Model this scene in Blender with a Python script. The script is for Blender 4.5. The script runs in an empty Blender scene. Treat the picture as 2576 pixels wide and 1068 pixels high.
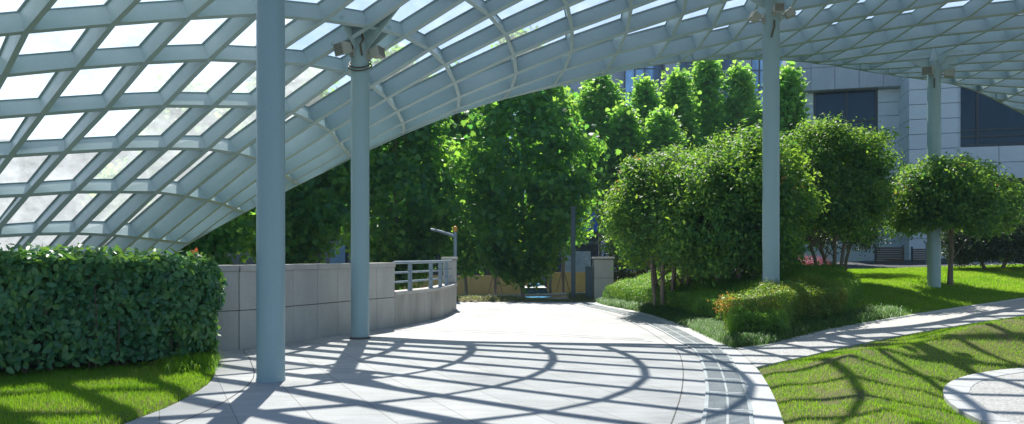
import bpy, math, random
import numpy as np
from mathutils import Vector, Matrix
SUN_E,SKY_E,EXPO=4.5,.08,.95
A0,R0=-14,-2
G=np.array([-684,2866,-340,-640,2842,-229,-591,2820,-120,-537,2799,-15,-477,2779,88,-411,2761,188,-340,2744,283,-263,2729,375,-181,2715,461,-93,2705,542,1,2697,616,99,2692,683,203,2690,741,311,2692,790,423,2697,831,539,2705,861,656,2715,882,776,2728,893,896,2741,896,1015,2755,890,1134,2769,877,1251,2781,858,1367,2793,834,1482,2803,805,1595,2811,774,1708,2817,741,1820,2821,707,1932,2824,672,2044,2825,637,2156,2824,601,2268,2822,565,-725,2808,-299,-678,2782,-190,-626,2757,-85,-568,2733,17,-505,2711,116,-436,2690,212,-362,2671,304,-282,2654,391,-197,2640,473,-107,2627,550,-12,2618,620,88,2613,683,192,2611,738,299,2613,784,409,2619,821,522,2628,848,637,2640,866,753,2654,875,869,2670,875,985,2685,868,1100,2700,855,1215,2714,836,1329,2725,814,1443,2735,789,1557,2742,761,1671,2747,733,1785,2750,705,1899,2751,675,2013,2752,646,2127,2751,616,2241,2749,586,-763,2748,-259,-713,2719,-154,-657,2692,-52,-597,2666,47,-530,2642,142,-458,2619,234,-381,2599,322,-298,2580,405,-211,2564,483,-118,2550,556,-21,2540,622,80,2534,681,185,2532,733,292,2534,775,400,2541,809,511,2551,833,622,2565,848,733,2581,855,845,2598,854,957,2615,846,1069,2631,832,1182,2645,815,1295,2656,795,1409,2665,773,1524,2671,750,1639,2675,727,1756,2677,704,1872,2677,680,1988,2677,656,2105,2677,632,2221,2676,607,-799,2685,-222,-745,2654,-120,-686,2625,-21,-622,2597,74,-552,2571,166,-477,2547,254,-397,2525,337,-311,2505,416,-221,2488,490,-125,2473,559,-26,2462,621,77,2455,677,182,2453,725,289,2455,764,396,2463,795,504,2474,817,611,2490,830,718,2507,834,825,2526,832,933,2545,823,1042,2561,810,1152,2575,794,1265,2586,776,1380,2593,758,1496,2598,741,1615,2600,723,1733,2601,705,1852,2601,687,1971,2601,668,2089,2601,649,2206,2601,628,-832,2621,-188,-775,2588,-88,-712,2556,7,-645,2527,99,-572,2499,187,-493,2474,271,-410,2451,350,-321,2430,425,-227,2412,495,-129,2397,560,-27,2385,618,78,2378,670,184,2375,715,291,2377,751,398,2385,779,502,2397,799,605,2414,810,707,2433,813,808,2454,809,911,2474,800,1017,2491,788,1126,2504,774,1239,2514,759,1356,2520,746,1475,2523,733,1596,2524,721,1718,2524,708,1839,2524,695,1959,2524,681,2079,2525,666,2197,2527,650,-862,2553,-157,-802,2519,-60,-736,2486,33,-665,2455,121,-588,2426,206,-506,2400,286,-419,2376,361,-327,2355,432,-231,2336,497,-130,2321,558,-25,2309,612,82,2301,661,190,2298,702,298,2300,736,403,2308,762,506,2321,779,604,2338,789,700,2359,791,795,2382,786,892,2403,777,994,2420,766,1102,2433,754,1217,2440,744,1337,2444,736,1461,2445,728,1585,2445,721,1709,2445,714,1833,2445,705,1954,2446,695,2075,2449,684,2194,2452,671,-890,2484,-129,-826,2448,-35,-756,2414,55,-681,2382,141,-601,2352,222,-516,2325,298,-425,2301,370,-330,2279,436,-230,2261,497,-127,2246,553,-20,2234,604,89,2226,649,199,2223,687,308,2225,719,413,2232,743,514,2245,759,608,2263,767,697,2286,768,785,2309,763,876,2331,755,975,2349,745,1084,2360,737,1202,2365,732,1327,2366,729,1454,2365,727,1582,2364,725,1708,2364,722,1833,2365,717,1955,2368,710,2077,2372,702,2196,2377,691,-915,2412,-106,-847,2375,-13,-774,2341,74,-695,2308,157,-611,2278,236,-522,2250,309,-428,2225,376,-329,2204,439,-227,2186,496,-120,2171,547,-11,2161,594,100,2153,635,211,2150,670,320,2152,700,425,2158,722,524,2171,737,615,2189,744,699,2212,745,778,2237,741,863,2260,734,959,2276,727,1071,2285,723,1195,2286,723,1325,2285,727,1456,2283,730,1585,2282,732,1713,2283,732,1839,2285,729,1962,2289,725,2083,2295,719,2202,2302,710,-937,2338,-86,-866,2302,4,-789,2267,90,-706,2233,171,-618,2203,246,-525,2174,317,-427,2150,381,-325,2128,440,-219,2111,493,-110,2098,540,2,2088,582,114,2082,619,225,2080,652,334,2081,679,438,2087,700,535,2099,714,624,2117,721,703,2139,722,777,2165,719,854,2188,716,950,2202,714,1069,2206,714,1199,2205,721,1332,2202,730,1465,2200,737,1595,2200,741,1724,2202,743,1849,2205,743,1973,2211,740,2094,2218,735,2213,2227,727,-957,2262,-71,-882,2226,17,-801,2192,101,-714,2159,180,-622,2128,254,-525,2100,323,-423,2075,385,-318,2054,441,-208,2038,490,-96,2026,533,17,2018,571,130,2013,604,241,2011,634,348,2013,660,450,2019,680,544,2030,693,630,2047,700,709,2069,701,781,2092,701,851,2116,702,952,2124,708,1080,2123,714,1213,2120,727,1347,2117,738,1480,2116,747,1610,2117,752,1738,2121,755,1864,2126,756,1986,2133,754,2107,2142,749,2226,2153,742,-974,2185,-60,-895,2150,27,-811,2117,109,-721,2085,187,-624,2054,259,-523,2026,327,-417,2001,387,-307,1980,441,-194,1965,488,-79,1954,527,37,1947,561,150,1944,591,260,1944,618,364,1946,642,462,1952,662,552,1964,676,632,1982,682,711,2001,685,791,2019,690,860,2041,694,971,2042,710,1103,2036,725,1234,2034,740,1366,2033,750,1498,2034,759,1628,2036,765,1755,2041,768,1880,2047,769,2002,2056,767,2122,2066,762,2241,2078,755,-987,2107,-54,-907,2074,32,-819,2043,113,-725,2012,190,-625,1982,262,-518,1955,328,-407,1930,389,-293,1909,442,-177,1893,487,-60,1883,524,58,1878,555,174,1875,583,283,1875,608,381,1879,630,473,1887,650,560,1898,666,635,1917,673,711,1935,679,797,1948,690,890,1957,705,999,1959,724,1127,1953,740,1258,1951,753,1389,1950,764,1519,1952,773,1648,1955,779,1773,1961,782,1897,1969,782,2018,1979,779,2138,1990,774,2255,2004,766,-998,2028,-51,-916,1998,33,-826,1969,114,-728,1941,190,-624,1913,262,-513,1887,329,-397,1862,389,-278,1841,443,-159,1824,488,-40,1814,525,79,1808,554,199,1803,583,310,1802,607,404,1807,628,488,1818,648,572,1831,665,657,1845,678,739,1857,695,829,1867,711,922,1875,728,1026,1878,745,1153,1873,760,1283,1869,773,1412,1868,783,1540,1871,791,1666,1875,795,1791,1882,796,1913,1891,795,2033,1902,790,2152,1914,783,2269,1929,773,-1006,1949,-51,-922,1922,33,-831,1896,112,-731,1871,189,-623,1846,260,-508,1822,328,-387,1799,390,-263,1777,445,-140,1760,491,-19,1747,530,99,1738,560,221,1726,592,337,1723,618,432,1730,642,521,1741,665,608,1752,686,693,1765,701,774,1776,722,862,1786,740,953,1794,755,1059,1794,776,1180,1790,790,1306,1788,800,1433,1788,806,1559,1791,810,1683,1797,812,1805,1804,810,1926,1814,806,2046,1826,800,2163,1839,790,2280,1853,778,-1010,1871,-53,-926,1848,30,-834,1826,110,-733,1804,187,-623,1782,259,-505,1761,328,-380,1739,392,-251,1718,449,-124,1699,497,-1,1683,539,118,1664,577,234,1647,610,353,1641,641,449,1651,669,538,1664,694,628,1676,715,720,1685,734,805,1694,754,892,1703,772,984,1710,789,1089,1710,807,1204,1709,820,1325,1708,827,1449,1709,831,1572,1713,831,1695,1719,829,1816,1728,824,1935,1738,817,2054,1749,808,2171,1763,795,2287,1778,781,-1013,1795,-55,-929,1776,28,-836,1757,108,-734,1739,186,-623,1721,260,-504,1702,330,-377,1682,396,-245,1661,457,-117,1639,511,9,1618,558,128,1593,599,244,1571,634,362,1562,670,455,1571,702,545,1585,728,637,1596,749,732,1604,770,822,1612,789,913,1620,806,1008,1626,822,1112,1628,837,1223,1628,848,1340,1629,853,1460,1632,853,1580,1637,851,1701,1643,845,1820,1652,837,1939,1662,826,2056,1674,814,2173,1687,798,2288,1702,780,-1014,1723,-57,-931,1707,26,-838,1692,107,-736,1677,187,-624,1662,264,-506,1646,338,-380,1626,406,-249,1603,472,-122,1577,528,4,1551,580,124,1523,624,242,1499,661,354,1486,699,450,1489,734,542,1500,761,635,1512,784,730,1521,804,825,1529,822,921,1537,838,1019,1542,852,1123,1546,863,1233,1549,871,1346,1552,874,1463,1556,872,1581,1561,867,1700,1568,858,1818,1577,847,1935,1587,833,2052,1599,817,2168,1612,799,2283,1626,777,-1017,1656,-58,-933,1643,25,-841,1631,107,-739,1619,189,-628,1606,271,-511,1591,351,-386,1573,423,-262,1548,488,-137,1515,550,-13,1484,603,109,1453,650,224,1425,691,331,1410,729,430,1408,763,524,1415,791,619,1426,814,715,1436,833,814,1446,850,914,1454,864,1016,1461,876,1122,1467,885,1231,1472,890,1343,1476,890,1458,1482,886,1574,1488,879,1691,1495,868,1808,1504,854,1925,1514,837,2041,1525,818,2156,1538,796,2271,1552,772,-1023,1596,-57,-939,1586,26,-848,1575,109,-748,1565,192,-640,1554,275,-528,1539,360,-406,1522,433,-284,1496,502,-164,1460,566,-44,1423,621,76,1388,672,189,1356,717,294,1336,755,394,1330,787,491,1333,814,588,1342,837,687,1352,855,789,1363,871,893,1373,884,999,1381,893,1107,1389,900,1217,1396,902,1329,1403,901,1443,1409,896,1558,1416,886,1674,1424,873,1790,1433,857,1906,1443,837,2022,1454,816,2136,1466,791,2251,1479,764,-1036,1544,-55,-953,1535,29,-863,1526,113,-767,1516,196,-664,1504,280,-555,1490,365,-439,1473,444,-325,1447,517,-206,1415,578,-88,1371,636,28,1327,689,138,1291,735,241,1268,772,342,1257,803,442,1256,829,543,1263,851,646,1272,869,752,1284,884,859,1295,896,969,1305,904,1080,1315,909,1192,1323,909,1305,1331,906,1419,1339,899,1533,1347,888,1649,1356,874,1764,1365,855,1880,1374,834,1995,1385,810,2109,1397,783,2223,1409,753,-1059,1501,-52,-977,1493,33,-890,1483,117,-798,1472,200,-701,1458,284,-595,1445,367,-493,1426,446,-386,1403,521,-267,1376,585,-148,1325,646,-37,1275,698,69,1235,742,173,1208,778,276,1192,809,380,1187,835,485,1190,856,593,1198,875,703,1209,889,814,1221,900,927,1233,907,1041,1244,911,1155,1254,910,1269,1263,906,1384,1272,898,1500,1281,886,1615,1290,870,1730,1299,850,1845,1309,827,1960,1320,801,2074,1331,772,2188,1343,740,-1094,1469,-49,-1014,1459,36,-931,1447,120,-845,1432,202,-755,1416,281,-655,1402,362,-559,1382,438,-458,1355,514,-337,1324,580,-224,1277,641,-119,1228,693,-15,1186,736,91,1154,773,198,1135,804,306,1126,831,417,1126,853,530,1132,872,645,1142,886,760,1153,897,876,1166,904,992,1178,907,1109,1189,906,1225,1200,900,1341,1210,891,1457,1219,878,1573,1229,861,1689,1238,840,1804,1248,816,1918,1258,789,2033,1269,758,2146,1280,725,-1142,1448,-48,-1064,1435,37,-985,1419,120,-903,1401,200,-816,1382,278,-723,1363,355,-630,1339,430,-535,1306,505,-435,1266,572,-324,1226,627,-217,1181,676,-110,1139,719,-1,1106,757,111,1083,790,225,1071,818,342,1068,842,460,1073,862,579,1081,877,698,1093,888,817,1105,895,936,1118,897,1055,1130,896,1173,1141,890,1291,1152,880,1408,1162,866,1524,1172,849,1640,1182,827,1756,1192,802,1870,1201,774,1984,1212,742,2098,1222,707,-1199,1439,-48,-1124,1422,37,-1047,1401,118,-969,1378,195,-887,1353,270,-801,1326,344,-711,1297,416,-623,1258,487,-532,1216,549,-430,1173,603,-324,1130,651,-214,1090,695,-100,1058,734,18,1035,769,138,1023,799,261,1018,824,384,1021,845,507,1029,861,630,1039,873,753,1052,880,874,1064,883,995,1077,881,1115,1089,875,1234,1100,865,1352,1111,851,1469,1121,833,1586,1131,811,1702,1140,785,1817,1150,756,1931,1159,723,2044,1169,687,-1264,1442,-49,-1190,1419,35,-1115,1393,115,-1039,1364,191,-961,1333,264,-880,1298,334,-799,1258,400,-714,1215,467,-630,1167,524,-538,1120,576,-434,1077,623,-321,1041,667,-201,1012,707,-77,991,743,49,979,775,177,974,802,305,976,824,433,983,841,559,993,853,684,1005,861,808,1018,864,931,1030,862,1052,1043,856,1172,1054,846,1291,1065,832,1409,1075,813,1526,1085,791,1642,1094,765,1758,1104,735,1872,1113,702,1986,1122,665,-1334,1457,-51,-1260,1428,32,-1186,1395,111,-1112,1359,186,-1036,1319,257,-960,1276,324,-884,1228,386,-807,1175,445,-735,1118,497,-646,1067,547,-542,1026,593,-425,992,637,-301,967,678,-171,949,714,-40,939,747,93,936,775,225,938,798,356,945,816,485,955,829,612,966,837,738,978,841,862,991,840,985,1003,834,1106,1014,824,1226,1025,809,1345,1035,791,1463,1045,768,1579,1054,742,1695,1063,712,1809,1072,678,1923,1081,641,-1406,1482,-53,-1333,1446,29,-1260,1405,107,-1187,1361,180,-1114,1312,249,-1042,1259,312,-971,1201,371,-901,1139,424,-830,1077,472,-744,1023,519,-640,980,564,-523,948,607,-396,926,647,-263,911,684,-127,904,717,9,903,745,145,906,769,278,913,788,410,923,802,539,934,811,666,946,815,791,958,814,915,970,808,1037,981,798,1158,992,784,1277,1002,766,1395,1011,743,1512,1020,717,1628,1029,687,1743,1037,653,1856,1045,615,-1480,1518,-55,-1407,1473,26,-1335,1423,102,-1264,1369,173,-1193,1310,239,-1125,1246,299,-1058,1179,354,-990,1110,403,-917,1044,449,-831,987,493,-729,942,535,-612,910,577,-484,889,616,-349,877,652,-211,873,685,-73,874,713,65,879,737,200,887,757,333,897,771,464,909,780,592,920,785,718,932,785,843,944,780,965,955,770,1086,965,756,1206,975,738,1325,984,716,1442,992,690,1558,1001,659,1673,1008,626,1787,1016,588,-1555,1562,-58,-1483,1508,22,-1412,1449,96,-1342,1384,165,-1275,1314,228,-1209,1239,285,-1143,1163,337,-1074,1087,384,-998,1018,427,-910,958,468,-807,911,508,-692,878,547,-565,858,584,-430,848,619,-292,846,651,-153,850,679,-14,858,703,123,867,723,257,878,737,388,890,747,517,902,753,643,913,753,768,924,748,891,935,739,1012,945,726,1132,954,708,1251,962,686,1369,971,660,1485,978,630,1600,986,596,1714,992,559],float).reshape(29,31,3)/100.
RIM=[(-2.0, 4.39), (-1.5, 4.07), (-1.0, 3.65), (-0.5, 3.23), (0.0, 2.8), (0.5, 2.37), (1.0, 1.93), (1.5, 1.5), (2.0, 1.04), (2.5, 0.6), (3.0, 0.22), (3.5, -0.07), (4.0, -0.27), (4.5, -0.41), (5.0, -0.5), (5.5, -0.5), (6.0, -0.57), (6.5, -0.75), (7.0, -0.94), (7.5, -1.06), (8.0, -1.17), (8.5, -1.34), (9.0, -1.42), (9.5, -1.41), (10.0, -1.48), (10.5, -1.62), (11.0, -1.8), (11.5, -2.05), (12.0, -2.38), (12.5, -2.77), (13.0, -3.13), (13.5, -3.37), (14.0, -3.49), (14.5, -3.52), (15.0, -3.59), (15.5, -3.79), (16.0, -4.01), (16.5, -4.16), (17.0, -4.39), (17.5, -4.8), (18.0, -5.3), (18.5, -5.81), (19.0, -6.35), (19.5, -6.94), (20.0, -7.53), (20.5, -8.04), (21.0, -8.44), (21.5, -8.75), (22.0, -9.1), (22.5, -9.59), (23.0, -10.15), (23.5, -10.79), (24.0, -11.43), (24.5, -12.02), (25.0, -12.56), (25.5, -13.07), (26.0, -13.52), (26.5, -13.81), (27.0, -13.9), (27.5, -13.9), (28.0, -13.9)]
RNG=np.random.default_rng(11); random.seed(11)
C=bpy.context.scene.collection
R=math.radians
def sm(t): t=np.clip(t,0,1); return t*t*(3-2*t)
# ------------------------------------------------------------------ materials
def newmat(name):
    m=bpy.data.materials.new(name); m.use_nodes=True; nt=m.node_tree
    for n in list(nt.nodes): nt.nodes.remove(n)
    out=nt.nodes.new('ShaderNodeOutputMaterial'); return m,nt,out
def nd(nt,t,**kw):
    n=nt.nodes.new(t)
    for k,v in kw.items():
        if k in n.inputs: n.inputs[k].default_value=v
        else: setattr(n,k,v)
    return n
def ramp(nt,fac,stops):
    r=nt.nodes.new('ShaderNodeValToRGB'); e=r.color_ramp.elements
    while len(e)<len(stops): e.new(.5)
    for i,(p,c) in enumerate(stops): e[i].position=p; e[i].color=(*c,1)
    nt.links.new(fac,r.inputs['Fac']); return r.outputs['Color']
def pos(nt,scale=(1,1,1)):
    g=nd(nt,'ShaderNodeNewGeometry'); mp=nd(nt,'ShaderNodeMapping'); mp.inputs['Scale'].default_value=scale
    nt.links.new(g.outputs['Position'],mp.inputs['Vector']); return mp.outputs['Vector']
def surf(name,c1,c2,rough=.5,scale=3.,stretch=(1,1,1),metal=0.,bump=0.,bscale=60.,spec=.4,fine=.12,c3=None):
    """painted / stone / soil surface: two-colour blotches plus fine speckle"""
    m,nt,out=newmat(name); L=nt.links.new
    v=pos(nt,stretch)
    n1=nd(nt,'ShaderNodeTexNoise',Scale=scale,Detail=6.,Roughness=.62); L(v,n1.inputs['Vector'])
    st=[(.3,c1),(.7,c2)] if c3 is None else [(.25,c1),(.5,c2),(.75,c3)]
    col=ramp(nt,n1.outputs['Fac'],st)
    n2=nd(nt,'ShaderNodeTexNoise',Scale=bscale,Detail=3.); L(pos(nt),n2.inputs['Vector'])
    mx=nd(nt,'ShaderNodeMix',data_type='RGBA',blend_type='MULTIPLY'); mx.inputs['Factor'].default_value=1.
    g=ramp(nt,n2.outputs['Fac'],[(.3,(1-fine*2,)*3),(.7,(1+fine,)*3)])
    L(col,mx.inputs['A']); L(g,mx.inputs['B'])
    p=nd(nt,'ShaderNodeBsdfPrincipled',Roughness=rough,Metallic=metal); p.inputs['Specular IOR Level'].default_value=spec
    L(mx.outputs['Result'],p.inputs['Base Color'])
    if bump:
        b=nd(nt,'ShaderNodeBump',Strength=bump,Distance=.02); L(n2.outputs['Fac'],b.inputs['Height']); L(b.outputs['Normal'],p.inputs['Normal'])
    L(p.outputs['BSDF'],out.inputs['Surface']); return m
def leafmat(name,stops,tstops,trans=.45,rough=.38,spec=.5,clump=1.2):
    m,nt,out=newmat(name); L=nt.links.new
    g=nd(nt,'ShaderNodeNewGeometry')
    n1=nd(nt,'ShaderNodeTexNoise',Scale=clump,Detail=2.); L(pos(nt),n1.inputs['Vector'])
    mm=nd(nt,'ShaderNodeMath',operation='MULTIPLY_ADD'); mm.inputs[1].default_value=.62; L(g.outputs['Random Per Island'],mm.inputs[0])
    m2=nd(nt,'ShaderNodeMath',operation='MULTIPLY_ADD'); m2.inputs[1].default_value=.9; m2.inputs[2].default_value=-.26; L(n1.outputs['Fac'],m2.inputs[0])
    L(m2.outputs[0],mm.inputs[2])
    c=ramp(nt,mm.outputs[0],stops); t=ramp(nt,mm.outputs[0],tstops)
    p=nd(nt,'ShaderNodeBsdfPrincipled',Roughness=rough); p.inputs['Specular IOR Level'].default_value=spec
    L(c,p.inputs['Base Color'])
    tr=nd(nt,'ShaderNodeBsdfTranslucent'); L(t,tr.inputs['Color'])
    mx=nd(nt,'ShaderNodeMixShader'); mx.inputs['Fac'].default_value=trans
    L(p.outputs['BSDF'],mx.inputs[1]); L(tr.outputs['BSDF'],mx.inputs[2]); L(mx.outputs['Shader'],out.inputs['Surface']); return m
def glassmat(name,base,rough=.04,spec=.8,wav=.02,metal=0.):
    m,nt,out=newmat(name); L=nt.links.new
    p=nd(nt,'ShaderNodeBsdfPrincipled',Roughness=rough,Metallic=metal); p.inputs['Specular IOR Level'].default_value=spec; p.inputs['Specular Tint'].default_value=(.55,.8,1,1)
    n1=nd(nt,'ShaderNodeTexNoise',Scale=.55,Detail=3.); L(pos(nt,(1,1,.35)),n1.inputs['Vector'])
    L(ramp(nt,n1.outputs['Fac'],[(.35,tuple(x*.55 for x in base)),(.65,tuple(min(1,x*1.5) for x in base))]),p.inputs['Base Color'])
    b=nd(nt,'ShaderNodeBump',Strength=wav,Distance=.3); L(n1.outputs['Fac'],b.inputs['Height']); L(b.outputs['Normal'],p.inputs['Normal'])
    L(p.outputs['BSDF'],out.inputs['Surface']); return m
def roofglass(name,lo,hi):
    m,nt,out=newmat(name); L=nt.links.new
    tr=nd(nt,'ShaderNodeBsdfTransparent'); tr.inputs['Color'].default_value=(.93,.96,.97,1)
    tl=nd(nt,'ShaderNodeBsdfTranslucent'); tl.inputs['Color'].default_value=(.9,.95,.97,1)
    gl=nd(nt,'ShaderNodeBsdfGlossy',Roughness=.08)
    n1=nd(nt,'ShaderNodeTexNoise',Scale=2.2,Detail=7.,Roughness=.7); L(pos(nt,(1,1,1)),n1.inputs['Vector'])
    f=ramp(nt,n1.outputs['Fac'],[(.3,(lo,)*3),(.7,(hi,)*3)])
    mx=nd(nt,'ShaderNodeMixShader'); L(f,mx.inputs['Fac']); L(tr.outputs[0],mx.inputs[1]); L(tl.outputs[0],mx.inputs[2])
    m3=nd(nt,'ShaderNodeMixShader'); m3.inputs['Fac'].default_value=.05
    L(mx.outputs[0],m3.inputs[1]); L(gl.outputs[0],m3.inputs[2]); L(m3.outputs[0],out.inputs['Surface']); return m
def paving():
    m,nt,out=newmat('granite_paving'); L=nt.links.new
    mp=nd(nt,'ShaderNodeMapping'); g=nd(nt,'ShaderNodeNewGeometry'); L(g.outputs['Position'],mp.inputs['Vector']); mp.inputs['Rotation'].default_value=(0,0,R(64.5))
    br=nd(nt,'ShaderNodeTexBrick',Scale=1.); br.inputs['Mortar Size'].default_value=.006; br.inputs['Mortar Smooth'].default_value=.2
    br.inputs['Brick Width'].default_value=2.3; br.inputs['Row Height'].default_value=.68; br.offset=.37
    br.inputs['Color1'].default_value=(1,1,1,1); br.inputs['Color2'].default_value=(.87,.88,.89,1); br.inputs['Mortar'].default_value=(.45,.45,.45,1)
    L(mp.outputs[0],br.inputs['Vector'])
    n1=nd(nt,'ShaderNodeTexNoise',Scale=.9,Detail=8.,Roughness=.65); L(pos(nt),n1.inputs['Vector'])
    n2=nd(nt,'ShaderNodeTexNoise',Scale=90.,Detail=2.); L(pos(nt),n2.inputs['Vector'])
    n3=nd(nt,'ShaderNodeTexNoise',Scale=1.6,Detail=6.,Roughness=.7); L(pos(nt,(.5,4.,1)),n3.inputs['Vector'])
    c=ramp(nt,n1.outputs['Fac'],[(.28,(.32,.33,.33)),(.5,(.425,.43,.425)),(.74,(.475,.475,.47))])
    def mul(a,b):
        x=nd(nt,'ShaderNodeMix',data_type='RGBA',blend_type='MULTIPLY'); x.inputs['Factor'].default_value=1.; L(a,x.inputs['A']); L(b,x.inputs['B']); return x.outputs['Result']
    c=mul(c,br.outputs['Color']); c=mul(c,ramp(nt,n2.outputs['Fac'],[(.35,(.84,)*3),(.65,(1.08,)*3)])); c=mul(c,ramp(nt,n3.outputs['Fac'],[(.36,(.86,.85,.84)),(.55,(1.03,)*3)]))
    p=nd(nt,'ShaderNodeBsdfPrincipled',Roughness=.6); p.inputs['Specular IOR Level'].default_value=.3
    b=nd(nt,'ShaderNodeBump',Strength=.12,Distance=.01); L(n2.outputs['Fac'],b.inputs['Height']); L(b.outputs['Normal'],p.inputs['Normal'])
    L(c,p.inputs['Base Color']); L(p.outputs[0],out.inputs['Surface']); return m
def pebbles():
    m,nt,out=newmat('washed_pebble'); L=nt.links.new
    vo=nd(nt,'ShaderNodeTexVoronoi',Scale=55.); L(pos(nt),vo.inputs['Vector'])
    c=ramp(nt,vo.outputs['Color'],[(.1,(.27,.265,.25)),(.5,(.42,.415,.395)),(.9,(.56,.55,.53))])
    p=nd(nt,'ShaderNodeBsdfPrincipled',Roughness=.65); L(c,p.inputs['Base Color'])
    b=nd(nt,'ShaderNodeBump',Strength=.5,Distance=.01); b.invert=True; L(vo.outputs['Distance'],b.inputs['Height']); L(b.outputs[0],p.inputs['Normal'])
    L(p.outputs[0],out.inputs['Surface']); return m
M={}
M['steel']=surf('pale_painted_steel',(.31,.43,.45),(.385,.50,.52),.32,1.3,bump=.02,fine=.03)
M['column']=surf('column_paint',(.25,.37,.40),(.31,.43,.455),.34,.8,(1,1,.25),bump=.02,fine=.03)
M['rim']=surf('weathered_rim',(.20,.16,.13),(.42,.38,.34),.7,4.,fine=.1)
M['roofglass']=roofglass('clear_roof_glass',.06,.20); M['milkglass']=roofglass('dusty_side_glass',.20,.43)
M['pave']=paving(); M['pebble']=pebbles()
M['border']=surf('pale_kerb_stone',(.46,.46,.45),(.56,.56,.55),.65,2.,bump=.1,bscale=80,fine=.08)
M['stone']=surf('grey_granite',(.41,.395,.365),(.54,.52,.485),.65,1.6,(1,1,.45),bump=.12,bscale=110,fine=.12)
M['stone_lo']=surf('grey_granite_stained',(.27,.25,.22),(.47,.45,.415),.7,2.6,(1,1,.22),bump=.12,bscale=110,fine=.12)
M['coping']=surf('granite_coping',(.42,.395,.365),(.52,.495,.465),.6,2.,bump=.1,bscale=90)
M['joint']=surf('dark_joint',(.09,.085,.08),(.13,.125,.12),.9,5.)
M['soil']=surf('bare_soil',(.13,.10,.065),(.22,.17,.115),.95,2.5,bump=.6,bscale=35,fine=.25,c3=(.10,.115,.04))
M['asphalt']=surf('asphalt',(.045,.05,.055),(.07,.075,.08),.85,2.,bump=.2)
M['turf']=surf('turf_base',(.10,.125,.022),(.15,.15,.045),.95,1.1,bump=.8,bscale=50,fine=.3,c3=(.23,.20,.075))
M['bark']=surf('grey_bark',(.15,.12,.09),(.28,.23,.175),.85,5.,(1,1,.4),bump=.5,bscale=40,fine=.2)
M['barkpale']=surf('pale_bark',(.22,.19,.14),(.36,.33,.26),.85,4.,(1,1,.5),bump=.4,bscale=30,fine=.2)
M['twig']=surf('twig_brown',(.07,.05,.035),(.13,.095,.065),.9,6.)
M['rail']=surf('galvanised_rail',(.20,.27,.34),(.28,.35,.41),.4,2.,metal=.1,fine=.05)
M['slate']=surf('slate_blue_paint',(.045,.075,.10),(.065,.10,.125),.5,1.5,fine=.05)
M['orange']=surf('orange_plastic',(.62,.27,.05),(.70,.33,.07),.45,3.)
M['lamp']=surf('beige_housing',(.34,.36,.33),(.43,.44,.40),.5,3.,fine=.05)
M['lampdark']=surf('grille_dark',(.12,.12,.10),(.17,.165,.14),.6,3.)
M['cable']=surf('rubber_cable',(.08,.065,.045),(.14,.11,.07),.6,6.)
M['grate']=surf('grate_steel',(.34,.38,.385),(.46,.49,.50),.5,3.,metal=.15,bump=.05)
M['dark']=surf('channel_shade',(.05,.055,.055),(.08,.085,.085),.9,5.)
M['clad']=surf('pale_stone_cladding',(.55,.64,.70),(.64,.72,.77),.55,.9,(1,1,1.6),bump=.05,fine=.06)
M['fascia']=surf('fascia_stone',(.36,.42,.49),(.48,.54,.60),.6,.8,(1.6,1.6,.35),fine=.1)
M['wframe']=surf('window_frame_metal',(.03,.045,.055),(.045,.06,.07),.4,2.)
M['wglass']=glassmat('dark_window_glass',(.008,.018,.028),.03,.5,.03)
M['tglass']=glassmat('tower_glass',(.22,.36,.50),.08,.9,.02,.55)
M['tdark']=glassmat('tower_dark_glass',(.03,.07,.12),.10,.7,.02,.2)
M['tstone']=surf('tower_stone',(.30,.36,.43),(.46,.52,.58),.7,3.,(1,1,.5),bump=.2,bscale=4)
M['plinth']=surf('shade_toned_render',(.022,.028,.036),(.038,.046,.056),.8,.6)  # near-black wall colour carries the shade of the recess and street front
M['wood']=surf('dark_slat_wood',(.11,.075,.045),(.17,.12,.075),.7,3.,(1,1,6))
M['green']=surf('green_bin_plastic',(.012,.14,.09),(.02,.19,.12),.45,3.)
M['hoard']=surf('ochre_hoarding',(.23,.185,.07),(.30,.24,.10),.75,1.2)
M['bluesheet']=surf('blue_sheet',(.005,.06,.42),(.01,.10,.55),.5,.7)
M['tile']=surf('white_brick',(.22,.30,.40),(.42,.50,.58),.6,1.6,bump=.2,bscale=12)
M['carblue']=surf('car_blue_paint',(.05,.28,.50),(.06,.32,.55),.2,1.,spec=.7,fine=.01)
M['carwhite']=surf('car_white_paint',(.70,.74,.76),(.78,.80,.82),.2,1.,spec=.7,fine=.01)
M['tyre']=surf('tyre_rubber',(.02,.02,.02),(.03,.03,.03),.9,5.)
M['lightblue']=surf('tarp_blue',(.10,.22,.34),(.14,.28,.42),.6,2.)
M['hedgeleaf']=leafmat('glossy_hedge_leaf',[(.1,(.03,.13,.065)),(.5,(.065,.21,.095)),(.9,(.15,.31,.085))],[(.1,(.10,.34,.05)),(.9,(.38,.62,.07))],.34,.36,.5,1.6)
M['redleaf']=leafmat('young_red_leaf',[(.2,(.45,.06,.02)),(.8,(.55,.12,.04))],[(.2,(.8,.15,.05)),(.8,(.9,.25,.08))],.5,.3)
M['osm']=leafmat('osmanthus_leaf',[(.1,(.022,.08,.042)),(.5,(.048,.135,.05)),(.92,(.14,.26,.05))],[(.1,(.12,.38,.05)),(.9,(.55,.82,.07))],.42,.5,.25,1.1)
M['osmtip']=leafmat('orange_young_tips',[(.1,(.22,.16,.03)),(.9,(.40,.15,.04))],[(.1,(.6,.5,.06)),(.9,(.8,.32,.08))],.5,.34)
M['plane']=leafmat('plane_leaf',[(.1,(.03,.125,.07)),(.5,(.055,.185,.08)),(.9,(.12,.28,.07))],[(.1,(.15,.52,.08)),(.9,(.55,.90,.08))],.52,.42,.35,.8)  # bluish base puts some distance haze into the leaf colour
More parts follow.
